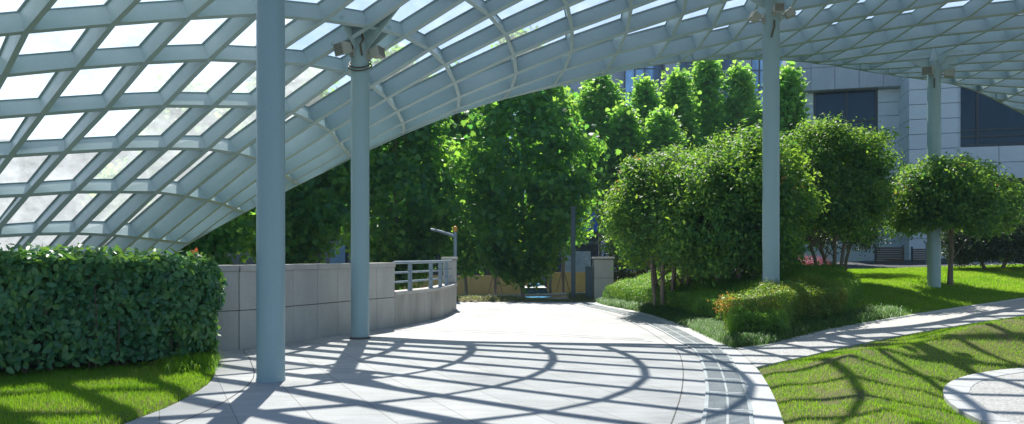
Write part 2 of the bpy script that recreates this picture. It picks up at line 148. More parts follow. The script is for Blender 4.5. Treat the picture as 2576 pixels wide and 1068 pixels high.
M['planefar']=leafmat('plane_leaf_far_haze',[(.1,(.05,.18,.06)),(.5,(.085,.25,.065)),(.9,(.16,.33,.07))],[(.1,(.28,.68,.09)),(.9,(.62,.95,.13))],.56,.45,.3,.6)  # brighter copy of the plane leaf, distance haze put into its colour
M['box']=leafmat('boxwood_leaf',[(.1,(.04,.14,.03)),(.5,(.08,.21,.035)),(.9,(.16,.29,.04))],[(.1,(.2,.5,.04)),(.9,(.5,.75,.06))],.42,.4,.4,1.4)
M['boxyel']=leafmat('boxwood_leaf_yellowing',[(.1,(.04,.11,.025)),(.62,(.085,.18,.03)),(.92,(.26,.17,.05))],[(.1,(.25,.5,.04)),(.62,(.4,.6,.05)),(.95,(.7,.5,.08))],.42,.4,.4,1.8)
M['maroon']=leafmat('maroon_leaf',[(.1,(.10,.018,.03)),(.9,(.32,.07,.10))],[(.1,(.4,.06,.10)),(.9,(.7,.2,.25))],.45,.45)
M['darkleaf']=leafmat('shade_toned_leaf',[(.1,(.008,.022,.014)),(.9,(.025,.055,.025))],[(.1,(.04,.10,.02)),(.9,(.12,.22,.03))],.3,.4)  # dark leaf colour holds the shade over the shrubs at the back
M['grass']=leafmat('lawn_grass',[(.1,(.06,.16,.012)),(.5,(.10,.225,.014)),(.85,(.19,.26,.045)),(.97,(.32,.25,.10))],[(.1,(.28,.65,.02)),(.6,(.46,.82,.02)),(.95,(.66,.72,.14))],.5,.5,.25,.9)
M['strap']=leafmat('strap_leaf',[(.1,(.03,.095,.03)),(.9,(.085,.17,.05))],[(.1,(.13,.34,.05)),(.9,(.30,.50,.10))],.4,.45,.3,1.5)
M['cover']=leafmat('ground_cover_leaf',[(.1,(.07,.10,.03)),(.9,(.20,.20,.07))],[(.1,(.25,.35,.05)),(.9,(.5,.5,.15))],.4,.5)
# ------------------------------------------------------------------ object helpers
def link(o,parent=None):
    C.objects.link(o)
    if parent is not None:
        o.parent=parent
        if parent.type=='EMPTY': o.matrix_parent_inverse=Matrix.Translation(-Vector(parent.location))
    return o
def thing(name,label,cat,loc=(0,0,0),group=None):
    o=bpy.data.objects.new(name,None); o.empty_display_size=.2; C.objects.link(o); o.location=loc
    o['label']=label; o['category']=cat
    if group:o['group']=group
    return o
def tag(o,label,cat,group=None):
    o['label']=label;o['category']=cat
    if group:o['group']=group
    return o
def struct(o,kind='structure',label=None):
    o['kind']=kind
    if label:o['label']=label
    return o
class MB:
    def __init__(s): s.v=[];s.f=[];s.m=[]
    def add(s,v,f,mi=0):
        b=len(s.v); s.v+= [tuple(map(float,p)) for p in v]; s.f+=[tuple(b+i for i in q) for q in f]; s.m+=[mi]*len(f)
    def box(s,x0,x1,y0,y1,z0,z1,T=None,mi=0):
        p=[Vector(q) for q in ((x0,y0,z0),(x1,y0,z0),(x1,y1,z0),(x0,y1,z0),(x0,y0,z1),(x1,y0,z1),(x1,y1,z1),(x0,y1,z1))]
        if T is not None: p=[T@q for q in p]
        s.add(p,[(0,3,2,1),(4,5,6,7),(0,1,5,4),(1,2,6,5),(2,3,7,6),(3,0,4,7)],mi)
    def prism(s,poly,z0,z1,T=None,mi=0):
        n=len(poly); p=[Vector((x,y,z)) for z in (z0,z1) for x,y in poly]
        if T is not None:p=[T@q for q in p]
        s.add(p,[tuple(range(n-1,-1,-1)),tuple(range(n,2*n))]+[(i,(i+1)%n,n+(i+1)%n,n+i) for i in range(n)],mi)
    def tube(s,pts,rad,n=8,cap=True,mi=0):
        pts=[Vector(p) for p in pts]; k=len(pts)
        if not hasattr(rad,'__len__'): rad=[rad]*k
        t0=(pts[1]-pts[0]).normalized(); u=t0.orthogonal().normalized(); vs=[]
        for i in range(k):
            t=(pts[min(i+1,k-1)]-pts[max(i-1,0)]).normalized()
            u=(u-t*u.dot(t)); u=u.normalized() if u.length>1e-6 else t.orthogonal().normalized(); w=t.cross(u)
            for j in range(n):
                a=2*math.pi*j/n; vs.append(pts[i]+(u*math.cos(a)+w*math.sin(a))*rad[i])
        f=[(i*n+j,i*n+(j+1)%n,(i+1)*n+(j+1)%n,(i+1)*n+j) for i in range(k-1) for j in range(n)]
        if cap: f+=[tuple(range(n-1,-1,-1)),tuple(range((k-1)*n,k*n))]
        s.add(vs,f,mi)
    def lathe(s,prof,c,n=24,mi=0):
        k=len(prof); vs=[(c[0]+r*math.cos(2*math.pi*j/n),c[1]+r*math.sin(2*math.pi*j/n),z) for r,z in prof for j in range(n)]
        f=[(i*n+j,i*n+(j+1)%n,(i+1)*n+(j+1)%n,(i+1)*n+j) for i in range(k-1) for j in range(n)]
        f+=[tuple(range(n-1,-1,-1)),tuple(range((k-1)*n,k*n))]; s.add(vs,f,mi)
    def build(s,name,mat,parent=None,smooth=False,bevel=0.):
        me=bpy.data.meshes.new(name); me.from_pydata(s.v,[],s.f); 
        mats=mat if isinstance(mat,(list,tuple)) else [mat]
        for q in mats: me.materials.append(q)
        if len(mats)>1: me.polygons.foreach_set('material_index',s.m)
        if smooth:
            me.polygons.foreach_set('use_smooth',[True]*len(me.polygons)); me.set_sharp_from_angle(angle=R(42))
        me.update(); o=bpy.data.objects.new(name,me); link(o,parent)
        if bevel:
            b=o.modifiers.new('bevel','BEVEL'); b.width=bevel; b.segments=2; b.limit_method='ANGLE'; b.angle_limit=R(50)
        return o
def npmesh(name,V,F,mat,parent=None,smooth=False):
    """V (n,3), F (m,k): fast mesh of equal-sized polygons"""
    me=bpy.data.meshes.new(name); n=len(V); m,k=F.shape
    me.vertices.add(n); me.vertices.foreach_set('co',np.ascontiguousarray(V,np.float32).ravel())
    me.loops.add(m*k); me.loops.foreach_set('vertex_index',np.ascontiguousarray(F,np.int32).ravel())
    me.polygons.add(m); me.polygons.foreach_set('loop_start',np.arange(0,m*k,k,dtype=np.int32))
    if smooth: me.polygons.foreach_set('use_smooth',np.ones(m,bool))
    me.materials.append(mat); me.update(calc_edges=True); me.validate()
    o=bpy.data.objects.new(name,me); return link(o,parent)
def unit(a): return a/np.maximum(np.linalg.norm(a,axis=-1,keepdims=True),1e-9)
SHAPES={ # 2D outline (x across, y along), z lift
 'oval':(np.array([(0,0,0),(.26,.30,.05),(.24,.68,.04),(0,1,-.05),(-.24,.68,.04),(-.26,.30,.05)]),[(0,1,2,3),(0,3,4,5)]),
 'slim':(np.array([(0,0,0),(.17,.45,.04),(0,1,-.06),(-.17,.45,.04)]),[(0,1,2),(0,2,3)]),
 'rhomb':(np.array([(0,0,0),(.24,.5,.05),(0,1,-.06),(-.24,.5,.05)]),[(0,1,2),(0,2,3)]),
 'maple':(np.array([(0,0,0),(.30,-.02,.0),(.55,.35,-.06),(.28,.46,.03),(.36,.80,-.05),(.13,.68,.02),(0,1.05,-.08),(-.13,.68,.02),(-.36,.80,-.05),(-.28,.46,.03),(-.55,.35,-.06),(-.30,-.02,0)]),
   [(0,1,2,3),(0,3,4,5),(0,5,6,7),(0,7,8,9),(0,9,10,11)]),
}
def leaves(name,P,N,S,shape,mat,parent,T=None):
    sh,fc=SHAPES[shape]; n=len(P)
    N=unit(N); A=RNG.normal(size=(n,3)) if T is None else T
    A=unit(A-N*np.sum(A*N,1,keepdims=True)); B=np.cross(N,A); S=np.asarray(S).reshape(-1,1,1)*np.ones((n,1,1))
    V=P[:,None,:]+S*(sh[None,:,0,None]*B[:,None,:]+(sh[None,:,1,None]-.5)*A[:,None,:]+sh[None,:,2,None]*N[:,None,:])
    k=len(sh); F=(np.arange(n)[:,None,None]*k+np.array(fc)[None]).reshape(-1,len(fc[0]))
    return npmesh(name,V.reshape(-1,3),F,mat,parent)
def lump(d,seed,k=1.7): # smooth noise on directions
    s=np.zeros(len(d)); r=np.random.default_rng(seed)
    for i in range(7):
        w=r.normal(size=3)*k*(1+.35*i); s+=np.sin(d@w+r.uniform(0,6.3))/(1+.35*i)
    return s/2.6
# ------------------------------------------------------------------ camera, light, sky
FPX,HY,CX,H=1941.,670.,1344.,1.6
def gp(px,py,z=0.): Y=FPX*(H-z)/(py-HY); return (px-CX)/FPX*Y,Y
def at(px,py,Y): return Vector(((px-CX)/FPX*Y,Y,H-(py-HY)/FPX*Y))
sc=bpy.context.scene
cam=bpy.data.cameras.new('camera'); co=bpy.data.objects.new('camera',cam); C.objects.link(co)
co.location=(0,0,H); co.rotation_euler=(R(90),0,0); cam.sensor_width=36; cam.lens=36*FPX/2688; cam.shift_y=(HY-557)/2688
cam.clip_end=3000; cam.clip_start=.05; sc.camera=co
AZ,EL=R(8.2),R(53.1)
sd=Vector((-math.sin(AZ)*math.cos(EL),math.cos(AZ)*math.cos(EL),math.sin(EL)))
sun=bpy.data.lights.new('sun','SUN'); sun.energy=SUN_E; sun.angle=R(.53); sun.color=(1,.955,.88)
so=bpy.data.objects.new('sun',sun); C.objects.link(so); so.rotation_euler=(-sd).to_track_quat('-Z','Y').to_euler(); so.location=(0,0,40)
w=bpy.data.worlds.new('World'); sc.world=w; w.use_nodes=True; nt=w.node_tree
sky=nt.nodes.new('ShaderNodeTexSky'); sky.sky_type='NISHITA'; sky.sun_disc=False; sky.sun_elevation=EL; sky.sun_rotation=-AZ; sky.air_density=1.; sky.dust_density=.3; sky.ozone_density=3.5
nt.links.new(sky.outputs[0],nt.nodes['Background'].inputs['Color']); nt.nodes['Background'].inputs['Strength'].default_value=SKY_E
sc.view_settings.view_transform='Standard'; sc.view_settings.look='None'; sc.view_settings.exposure=EXPO; sc.view_settings.gamma=1
sc.cycles.max_bounces=8; sc.cycles.transparent_max_bounces=12; sc.cycles.transmission_bounces=6; sc.cycles.diffuse_bounces=4
try: sc.cycles.use_denoising=True; sc.cycles.denoising_prefilter='NONE'
except Exception: pass
sc.cycles.sample_clamp_indirect=6; sc.cycles.use_adaptive_sampling=False
# ------------------------------------------------------------------ plan of the site
PLAZA_R=[(.9,-4),(1.0,0),(1.4,3),(1.95,5),(2.57,6.99),(3.05,8.7),(3.49,10.6),(3.78,12.3),(3.84,14),(3.88,16.3),(3.72,20),(3.06,23.2),(2.85,25.2)]
PLAZA_L=[(-4.3,-4),(-3.95,3),(-3.68,6.99),(-3.64,8.09),(-3.85,9.5),(-4.5,11.2),(-5.0,12.6),(-4.2,14.5),(-2.6,18),(-2.1,22),(-2.0,25.2)]
def spline(pts,k=4):
    pts=[Vector((*p,0)) if len(p)==2 else Vector(p) for p in pts]; out=[]
    for i in range(len(pts)-1):
        p0,p1,p2,p3=pts[max(i-1,0)],pts[i],pts[i+1],pts[min(i+2,len(pts)-1)]
        for j in range(k):
            t=j/k; out.append(.5*((2*p1)+(p2-p0)*t+(2*p0-5*p1+4*p2-p3)*t*t+(3*p1-p0-3*p2+p3)*t**3))
    return out+[pts[-1]]
pr=[(p.x,p.y) for p in spline(PLAZA_R)]; pl=[(p.x,p.y) for p in spline(PLAZA_L)]
plaza_poly=np.array(pl+pr[::-1])
PU=[(3.8,12.45),(4.75,13.2),(6.17,14.5),(8.1,16.0),(10.26,17.5),(13.2,19.4),(15.5,21.0),(19,23.2)]
PL=[(3.46,10.5),(4.18,11.2),(5.2,12.15),(6.8,13.35),(8.9,14.75),(11.2,16.1),(14.4,18.1),(20.,21.6)]
pu=[(p.x,p.y) for p in spline(PU)]; pw=[(p.x,p.y) for p in spline(PL)]
path_poly=np.array(pu+pw[::-1])
DC,DR=(8.5,6.5),4.07
disc_poly=np.array([(DC[0]+DR*math.cos(2*math.pi*i/96),DC[1]+DR*math.sin(2*math.pi*i/96)) for i in range(96)])
def segd(P,poly,closed=True):
    d=np.full(len(P),1e9); n=len(poly)
    for i in range(n if closed else n-1):
        a=poly[i];b=poly[(i+1)%n];ab=b-a; t=np.clip(((P-a)@ab)/max(ab@ab,1e-12),0,1)
        d=np.minimum(d,np.linalg.norm(P-a-t[:,None]*ab,axis=1))
    return d
def inside(P,poly):
    c=np.zeros(len(P),bool); n=len(poly); x,y=P[:,0],P[:,1]
    for i in range(n):
        (x0,y0),(x1,y1)=poly[i],poly[(i+1)%n]
        if y0==y1: continue
        k=((y0>y)!=(y1>y)); c^= k&(x<(x1-x0)*(y-y0)/(y1-y0)+x0)
    return c
def sdist(P,poly):
    d=segd(P,poly); return np.where(inside(P,poly),-d,d)
def zb(x,y): return .036*np.maximum(0,(x-3.9)*.8+(y-12.8)*.6)*sm((x-3.2)/2.5)
def terrain(P):
    """height of the soil at points P (n,2)"""
    x,y=P[:,0],P[:,1]
    dp=sdist(P,plaza_poly); dq=sdist(P,path_poly); dd=sdist(P,disc_poly)
    d=np.minimum(np.minimum(dp,dq),dd)
    up=(np.interp(x,[p[0] for p in pu],[p[1] for p in pu])<y)&(x>2)
    near=(~up)&(x>0)
    z=zb(x,y)*sm(np.maximum(dp,0)/1.5)
    z=np.where(up,z+.40*sm((d-.1)/3.4),z)
    z=np.where(near,z+.36*sm((d-.05)/2.0)*sm((14-y)/2.+.3)+.06*np.sin(x*1.3+y*.8)*sm(d/1.5),z)
    z=np.where(x<0,.03+.05*sm(d/1.2),z)
    z=z-.024+.045*sm(d/.22)+.012*sm(d/.4)*np.sin(x*5.1+1.7*np.sin(y*3.3))*np.sin(y*4.3)
    # falls away to the street beyond the plaza
    fall=sm((y-26.4)/5.5)*np.where(x<3.2,1,0)+sm((y-26.4)/5.5)*np.where(x>=3.2,sm((9-x)/5.),0)
    z=z*(1-fall)-1.68*fall
    z=np.where(d<0,-.05+np.where(dq<0,zb(x,y),0),z)
    return z
def tz(x,y): return float(terrain(np.array([[x,y]],float))[0])
# ------------------------------------------------------------------ ground
gx=np.arange(-16,26.01,.12); gy=np.arange(-3,36.01,.12)
XX,YY=np.meshgrid(gx,gy); PG=np.stack([XX.ravel(),YY.ravel()],1); ZG=terrain(PG)
nx,ny=len(gx),len(gy); ii=(np.arange(ny-1)[:,None]*nx+np.arange(nx-1)[None]).ravel()
F=np.stack([ii,ii+1,ii+nx+1,ii+nx],1)
fc=PG[ii]+.06
bedmask=((fc[:,1]>np.interp(fc[:,0],[p[0] for p in pu],[p[1] for p in pu]))&(fc[:,0]<8.6)&(fc[:,0]>1))|((fc[:,1]>24.5)&(fc[:,0]<7.5))|(fc[:,1]>29.5)
o=npmesh('lawn_ground',np.column_stack([PG,ZG]),F,M['turf'],smooth=True); o.data.materials.append(M['soil']); o.data.materials.append(M['asphalt']); o.data.polygons.foreach_set('material_index',np.where((fc[:,1]>29.)&(fc[:,0]>6),2,bedmask.astype(np.int32))); struct(o)  # dark faces past the lawn stand for the building's shade on the soil
b=MB(); b.add([(-400,-120,-1.75),(400,-120,-1.75),(400,420,-1.75),(-400,420,-1.75)],[(0,1,2,3)]); struct(b.build('ground',M['asphalt']))
b=MB(); b.add([(-90,34.5,-1.66),(60,34.5,-1.66),(60,46,-1.66),(-90,46,-1.66)],[(0,1,2,3)]); struct(b.build('street',M['asphalt']))
b=MB(); b.box(-90,60,46,49.4,-1.74,-1.54); struct(b.build('pavement',M['border']))
def sheet(name,poly,z,mat,zf=None):
    b=MB(); n=len(poly); zz=[z+(zf(x,y) if zf else 0) for x,y in poly]; b.add([(x,y,q) for (x,y),q in zip(poly,zz)],[tuple(range(n))]); return b.build(name,mat)
def strip(name,A,B,z,mat,zf=None,skirt=False):
    b=MB(); n=min(len(A),len(B)); f=lambda p: z+(float(zf(np.array(p[0]),np.array(p[1]))) if zf else 0)
    b.add([(*p,f(p)) for p in A[:n]]+[(*p,f(p)) for p in B[:n]],[(i,i+1,n+i+1,n+i) for i in range(n-1)])
    if skirt:
        for Q in (A[:n],B[:n]): b.add([(*p,f(p)) for p in Q]+[(*p,f(p)-.2) for p in Q],[(i,i+1,n+i+1,n+i) for i in range(n-1)])
    return b.build(name,mat)
struct(strip('plaza_paving',pl,[pr[min(len(pr)-1,round(i*(len(pr)-1)/(len(pl)-1)))] for i in range(len(pl))],0.,M['pave']))
def offs(c,d):
    out=[]
    for i in range(len(c)):
        a=c[max(i-1,0)];b2=c[min(i+1,len(c)-1)]; t=Vector((b2[0]-a[0],b2[1]-a[1])).normalized(); out.append((c[i][0]-t.y*d,c[i][1]+t.x*d))
    return out
struct(strip('plaza_border',pr,offs(pr,.27),.0045,M['border']))           # pale stones along the drain
struct(strip('drain_channel',offs(pr,.285),offs(pr,.735),.004,M['dark']))  # flat dark sheet, its colour stands for the shade under the grates
struct(strip('lawn_border',offs(pl,-.02),offs(pl,-.42),.0045,M['border'])) if False else None
struct(strip('path_paving',pu,pw,.012,M['pebble'],zb,True))
struct(strip('path_kerb',offs(pu,.05),offs(pu,-.07),.03,M['border'],zb,True))
disc=[(x,y) for x,y in disc_poly]
struct(sheet('round_paving',[(DC[0]+(x-DC[0])*.94,DC[1]+(y-DC[1])*.94) for x,y in disc],.02,M['pebble']))
# border stones of the round terrace as separate wedges with joints
b=MB()
for i in range(48):
    a0=2*math.pi*(i+.02)/48; a1=2*math.pi*(i+.98)/48; ri,ro=DR-.26,DR
    p=[(DC[0]+r*math.cos(a),DC[1]+r*math.sin(a)) for r,a in ((ri,a0),(ro,a0),(ro,(a0+a1)/2),(ro,a1),(ri,a1),(ri,(a0+a1)/2))]
    b.prism(p,-.03,.026)
struct(b.build('terrace_kerb',M['border']))
# dark seams set in the paving: the curved joint beside the drain and along the lawn, and the cross band
def seam(name,c,wd,z,mat): struct(strip(name,offs(c,-wd/2),offs(c,wd/2),z,mat))
b=MB()
def addstrip(b,c,wd,z):
    A=offs(c,-wd/2);B=offs(c,wd/2);n=len(A); b.add([(*p,z) for p in A]+[(*p,z) for p in B],[(i,i+1,n+i+1,n+i) for i in range(n-1)])
addstrip(b,offs(pr,1.02),.012,.0038); addstrip(b,offs(pl,-.5)[4:-14],.012,.0038)
addstrip(b,[(p.x,p.y) for p in spline([(-2.6,16.1),(-1,15.7),(1,14.9),(2.5,14.0)])],.02,.0038); addstrip(b,[(p.x,p.y) for p in spline([(-2.6,15.75),(-1,15.35),(1,14.55),(2.6,13.65)])],.02,.0038)
struct(b.build('paving_joint',M['joint']))
# patch of washed pebbles round the second column
b=MB(); b.add([(-2.93+1.0*math.cos(t)*(1+.06*math.sin(3*t)),13.9+.62*math.sin(t)*(1+.08*math.sin(5*t)),.0042) for t in np.linspace(0,2*math.pi,40,endpoint=False)],[tuple(range(40))]); struct(b.build('pebble_patch_paving',M['pebble']))
# drain grates: one steel grate per metre, copies share the mesh
def grate_mesh():
    b=MB(); L,Wd=.96,.44
    for s in (-1,1): b.box(s*Wd/2-.02,s*Wd/2+.02,-L/2,L/2,0,.010)
    b.box(-.012,.012,-L/2,L/2,0,.009)
    for s in (-1,1): b.box(-Wd/2,Wd/2,s*(L/2-.015)-.015,s*(L/2-.015)+.015,0,.0095)
    n=17
    for i in range(n):
        y=-L/2+.05+(L-.1)*i/(n-1); b.box(-Wd/2+.02,-.012,y-.011,y+.011,.001,.008); b.box(.012,Wd/2-.02,y-.011,y+.011,.001,.008)
    return b
cl=offs(pr,.51); cum=[0]
for i in range(1,len(cl)): cum.append(cum[-1]+math.dist(cl[i],cl[i-1]))
proto=None; s=1.5; gi=0
while s<cum[-1]-.6:
    x=np.interp(s,cum,[p[0] for p in cl]);y=np.interp(s,cum,[p[1] for p in cl]);x2=np.interp(s+.2,cum,[p[0] for p in cl]);y2=np.interp(s+.2,cum,[p[1] for p in cl])
    if y>5.6:
        if proto is None: g=proto=grate_mesh().build('drain_grate',M['grate'])
        else: g=proto.copy(); C.objects.link(g)
        g.location=(x,y,.0055); g.rotation_euler=(0,0,math.atan2(y2-y,x2-x)-math.pi/2)
        tag(g,'grey slotted steel grate lying in the curved drain beside the paving','drain grate','drain grates along the curved channel')
    s+=.98
# ------------------------------------------------------------------ canopy
NG=np.zeros_like(G)
for i in range(G.shape[0]):
    for j in range(G.shape[1]):
        da=G[min(i+1,G.shape[0]-1),j]-G[max(i-1,0),j]; dr=G[i,min(j+1,G.shape[1]-1)]-G[i,max(j-1,0)]
        n=np.cross(da,dr); n/=np.linalg.norm(n); n=n if n[2]>0 else -n; n=n+np.array([0,-.06+.25*float(sm((G[i,j,0]+3.5)/4.)),0]); NG[i,j]=n/np.linalg.norm(n)
A1=A0+G.shape[0]-1; R1=R0+G.shape[1]-1
def bil(T,a,r):
    i=min(max(a-A0,0),T.shape[0]-1.0001); j=min(max(r-R0,0),T.shape[1]-1.0001); i0,j0=int(i),int(j);u,v=i-i0,j-j0
    return (1-u)*((1-v)*T[i0,j0]+v*T[i0,j0+1])+u*((1-v)*T[i0+1,j0]+v*T[i0+1,j0+1])
RIMR=[r for r,_ in RIM]; RIMA=[a for _,a in RIM]
arim=lambda r: float(np.interp(r,RIMR,RIMA))
def sweep(b,st,secs):
    """sections swept along a list of (a,r): secs = (half width, n0, n1)"""
    P=np.array([bil(G,a,r) for a,r in st]); Nn=unit(np.array([bil(NG,a,r) for a,r in st]))
    T=unit(np.gradient(P,axis=0)) if len(P)>2 else np.repeat(unit(P[1:]-P[:1]),2,0); B=unit(np.cross(T,Nn)); k=len(P)
    for hw,n0,n1 in secs:
        vs=[]
        for q in range(k):
            for sx,nn in ((-hw,n0),(hw,n0),(hw,n1),(-hw,n1)): vs.append(P[q]+B[q]*sx+Nn[q]*nn)
        f=[(q*4+c,q*4+(c+1)%4,q*4+4+(c+1)%4,q*4+4+c) for q in range(k-1) for c in range(4)]+[(0,3,2,1),(k*4-4,k*4-3,k*4-2,k*4-1)]
        b.add(vs,f)
def ok(a,r): return a>=arim(r)-1e-6 and bil(G,a,r)[2]>-.15
canopy=thing('glazed_canopy','pale steel gridshell canopy of diamond ribs with dusty glass arching over the plaza','canopy',(0,0,0))
for a in range(A0,A1+1):
    st=[(a,r) for r in np.arange(R0,R1+.001,.25) if ok(a,r)]
    st=[s for i,s in enumerate(st) if abs(s[1]*2-round(s[1]*2))<1e-6 or i in (0,len(st)-1)]
    if len(st)<2: continue
    b=MB(); sweep(b,st,[(.026,0,.355),(.044,-.013,0.),(.052,.355,.365)]); b.build('long_rib',M['steel'],canopy)
    b=MB(); sweep(b,st,[(.058,.366,.372)]); b.build('glazing_strip',M['rim'],canopy)
for r in range(R0,R1+1):
    lo=arim(r); st=[(a,r) for a in [lo]+list(range(math.floor(lo)+1,A1+1)) if bil(G,a,r)[2]>-.15]
    if len(st)<2: continue
    b=MB(); sweep(b,st,[(.024,.004,.352),(.036,-.007,.004),(.046,.352,.359)]); b.build('cross_rib',M['steel'],canopy)
rs=[r for r in np.arange(-2,26.51,.5) if bil(G,arim(r),r)[2]>-.2]
b=MB(); sweep(b,[(arim(r),r) for r in rs],[(.03,-.02,.375)]); b.build('rim_beam',M['steel'],canopy)
b=MB(); sweep(b,[(arim(r)-.085,r) for r in rs],[(.035,.0,.06)]); b.build('rim_strip',M['rim'],canopy)
# glass panes: the hundred that show largest are parts, the rest one mesh
cells=[]
for a in range(A0,A1):
    for r in range(R0,R1):
        if all(ok(x,y) for x,y in ((a,r),(a+1,r),(a,r+1),(a+1,r+1))):
            q=[(a+.03,r+.025),(a+.97,r+.025),(a+.97,r+.975),(a+.03,r+.975)]
            p=[bil(G,x,y)+unit(bil(NG,x,y))*.38 for x,y in q]
            uv=[((v[0]/v[1])*FPX,-(v[2]-H)/v[1]*FPX) for v in p]; cx_=sum(u for u,_ in uv)/4+CX; cy_=sum(v for _,v in uv)/4+HY
            ar=abs(sum(uv[i][0]*uv[(i+1)%4][1]-uv[(i+1)%4][0]*uv[i][1] for i in range(4)))/2
            cells.append((ar if (0<cx_<2688 and -20<cy_<700) else -1,p,sum(v[0] for v in p)/4<-4.0 and a<13))
        else: # the cut cells along the rim
            lo0,lo1=arim(r),arim(r+1)
            if max(lo0,lo1)<a+.9 and max(lo0,lo1)>a-.001 and bil(G,a,r)[2]>-.1:
                q=[(max(a,lo0)+.06,r+.04),(a+.95,r+.04),(a+.95,r+.96),(max(a,lo1)+.06,r+.96)]
                cells.append((-2,[bil(G,x,y)+unit(bil(NG,x,y))*.38 for x,y in q],False))
cells.sort(key=lambda c:-c[0]); rest=MB()
for i,(ar,p,mk) in enumerate(cells):
    if i<100 and ar>0:
        b=MB(); b.add(p,[(0,1,2,3)]); b.build('glass_panel',M['milkglass' if mk else 'roofglass'],canopy)
    else: rest.add(p,[(0,1,2,3)],int(mk))
rest.build('glass_roofing',[M['roofglass'],M['milkglass']],canopy)['kind']='stuff'
# ------------------------------------------------------------------ columns
def column(a,r,x,y,z0,label,pt):
    n=bil(G,a,r); zt=n[2]
    t=thing('steel_column',label,'column',(x,y,z0),'steel columns under the canopy')
    b=MB(); b.lathe([(.175,z0-.05),(.175,zt-.12)],(x,y),40); b.build('shaft',M['column'],t,True)
    b=MB(); b.lathe([(.174,zt-.119),(.15,zt),(.06,zt+.22),(.03,zt+.34)],(x,y),28); b.build('head',M['steel'],t,True)
    q=.195 if pt else .181; b=MB(); b.lathe([(q,z0-.02),(q,z0+.03),(.178,z0+.045)],(x,y),40); b.build('base_ring',M['joint'] if pt else M['column'],t,True)
    for da,dr in ((1,0),(-1,0),(0,1),(0,-1)):
        e=bil(G,a+da*.62,r+dr*.62)+unit(bil(NG,a,r))*.02; c=np.array([x,y,zt-.38]); d=e-np.array([x,y,e[2]]); d[2]=0; d=d/np.linalg.norm(d); s=np.cross(d,[0,0,1])*.012
        q=[c+d*.165,e,e+np.array([0,0,.12]),np.array([x,y,zt+.25])+d*.07]
        b=MB(); b.add([v-s for v in q]+[v+s for v in q],[(3,2,1,0),(4,5,6,7),(0,1,5,4),(1,2,6,5),(2,3,7,6),(3,0,4,7)]); b.build('gusset',M['steel'],t)
    return t
COLS=[(11,10,-3.07,9.41,0.,'thick steel column in front of the granite wall, nearest and tallest in view',0),
(6,6,-2.905,14.14,0.,'steel column with two floodlights and looped cable, standing on a pebble patch',1),
(1,12,5.57,15.9,.42,'steel column with three floodlights, rising out of the clipped shrubs',0),
(-5,20,12.1,21.2,None,'steel column on the lawn with two beige floodlights, beside the small round tree',0)]
for c in COLS:
    a,r,x,y,z0,lb,pt=c
    if z0 is None: z0=tz(x,y)
    column(a,r,x,y,z0,lb,pt)
def flood(x,y,z,az,tilt,size,label,R0c=.175):
    """floodlight bolted to the column at (x,y): box housing with grille face, bracket and lens"""
    t=thing('floodlight',label,'floodlight',(x,y,z),'floodlights on the canopy columns')
    d=Vector((math.sin(az),-math.cos(az),0)); c=Vector((x,y,z))+d*(R0c+.20)
    T=Matrix.Translation(c)@Matrix.Rotation(az,4,'Z')@Matrix.Rotation(tilt,4,'X')
    s=size; b=MB(); b.add([T@Vector(p) for p in ((-.5*s,-.42*s,-.42*s),(.5*s,-.42*s,-.42*s),(.5*s,-.42*s,.42*s),(-.5*s,-.42*s,.42*s),(-.36*s,.42*s,-.3*s),(.36*s,.42*s,-.3*s),(.36*s,.42*s,.34*s),(-.36*s,.42*s,.34*s))],
       [(0,1,2,3),(7,6,5,4),(0,4,5,1),(1,5,6,2),(2,6,7,3),(3,7,4,0)]); b.build('housing',M['lamp'],t,bevel=.012)
    b=MB()
    b.box(-.44*s,.44*s,-.432*s,-.421*s,-.36*s,.36*s,T); b.build('lens',M['lampdark'],t)
    b=MB()
    for i in range(7): zz=(-.32+.107*i)*s; b.box(-.44*s,.44*s,-.455*s,-.433*s,zz-.014*s,zz+.014*s,T)
    b.build('grille',M['lamp'],t)
    b=MB(); p0=Vector((x,y,z-.02))+d*(R0c-.01); b.tube([p0,p0+d*.08,c-d*.08*s],.022,8); b.box(-.06,.06,-.02,.02,-.09,.09,Matrix.Translation(p0+d*.012)@Matrix.Rotation(az,4,'Z')); b.build('bracket',M['lamp'],t)
# column 2
z2=H+(670-139)/FPX*14.14
flood(-2.905,14.14,z2,R(-42),R(14),.29,'floodlight with slatted face on the second column, turned towards the hedge')
flood(-2.905,14.14,z2-.04,R(68),R(-8),.25,'small pale floodlight on the right side of the cable wrapped column')
b=MB(); 
for k in range(2):
    rr=.19+.012*k; b.tube([(-2.905+rr*1.08*math.cos(t),14.14+rr*math.sin(t),z2-.20-.06*k+ .13*math.sin(t)) for t in np.linspace(0,2*math.pi,26)],.013,6)
b.tube([(-2.83,13.96,z2-.1),(-2.86,13.93,z2+.1),(-2.80,13.93,z2+.2),(-2.84,13.95,z2+.33)],.02,6)
tag(b.build('cable_loop',M['cable'],None,True),'brown cable looped round the column below its two floodlights','cable')
z3=H+(670-37)/FPX*15.9
flood(5.57,15.9,z3,R(2),R(6),.22,'middle floodlight of three, facing out from the column above the shrubs')
flood(5.57,15.9,z3-.10,R(-78),R(-30),.22,'floodlight tilted down on the left of the column above the shrubs')
flood(5.57,15.9,z3-.02,R(78),R(-30),.22,'floodlight tilted down on the right of the column above the shrubs')
b=MB(); b.tube([(5.57,15.70,z3-.2),(5.56,15.66,z3-.34),(5.52,15.69,z3-.5),(5.51,15.71,z3-.56)],.02,6); tag(b.build('cable_tail',M['cable'],None,True),'short dark cable end hanging under the three floodlights','cable')
z4=H+(670-192)/FPX*21.2
flood(12.1,21.2,z4,R(-50),R(4),.29,'left floodlight of the pair on the lawn column')
flood(12.1,21.2,z4-.05,R(62),R(4),.29,'right floodlight of the pair on the lawn column')
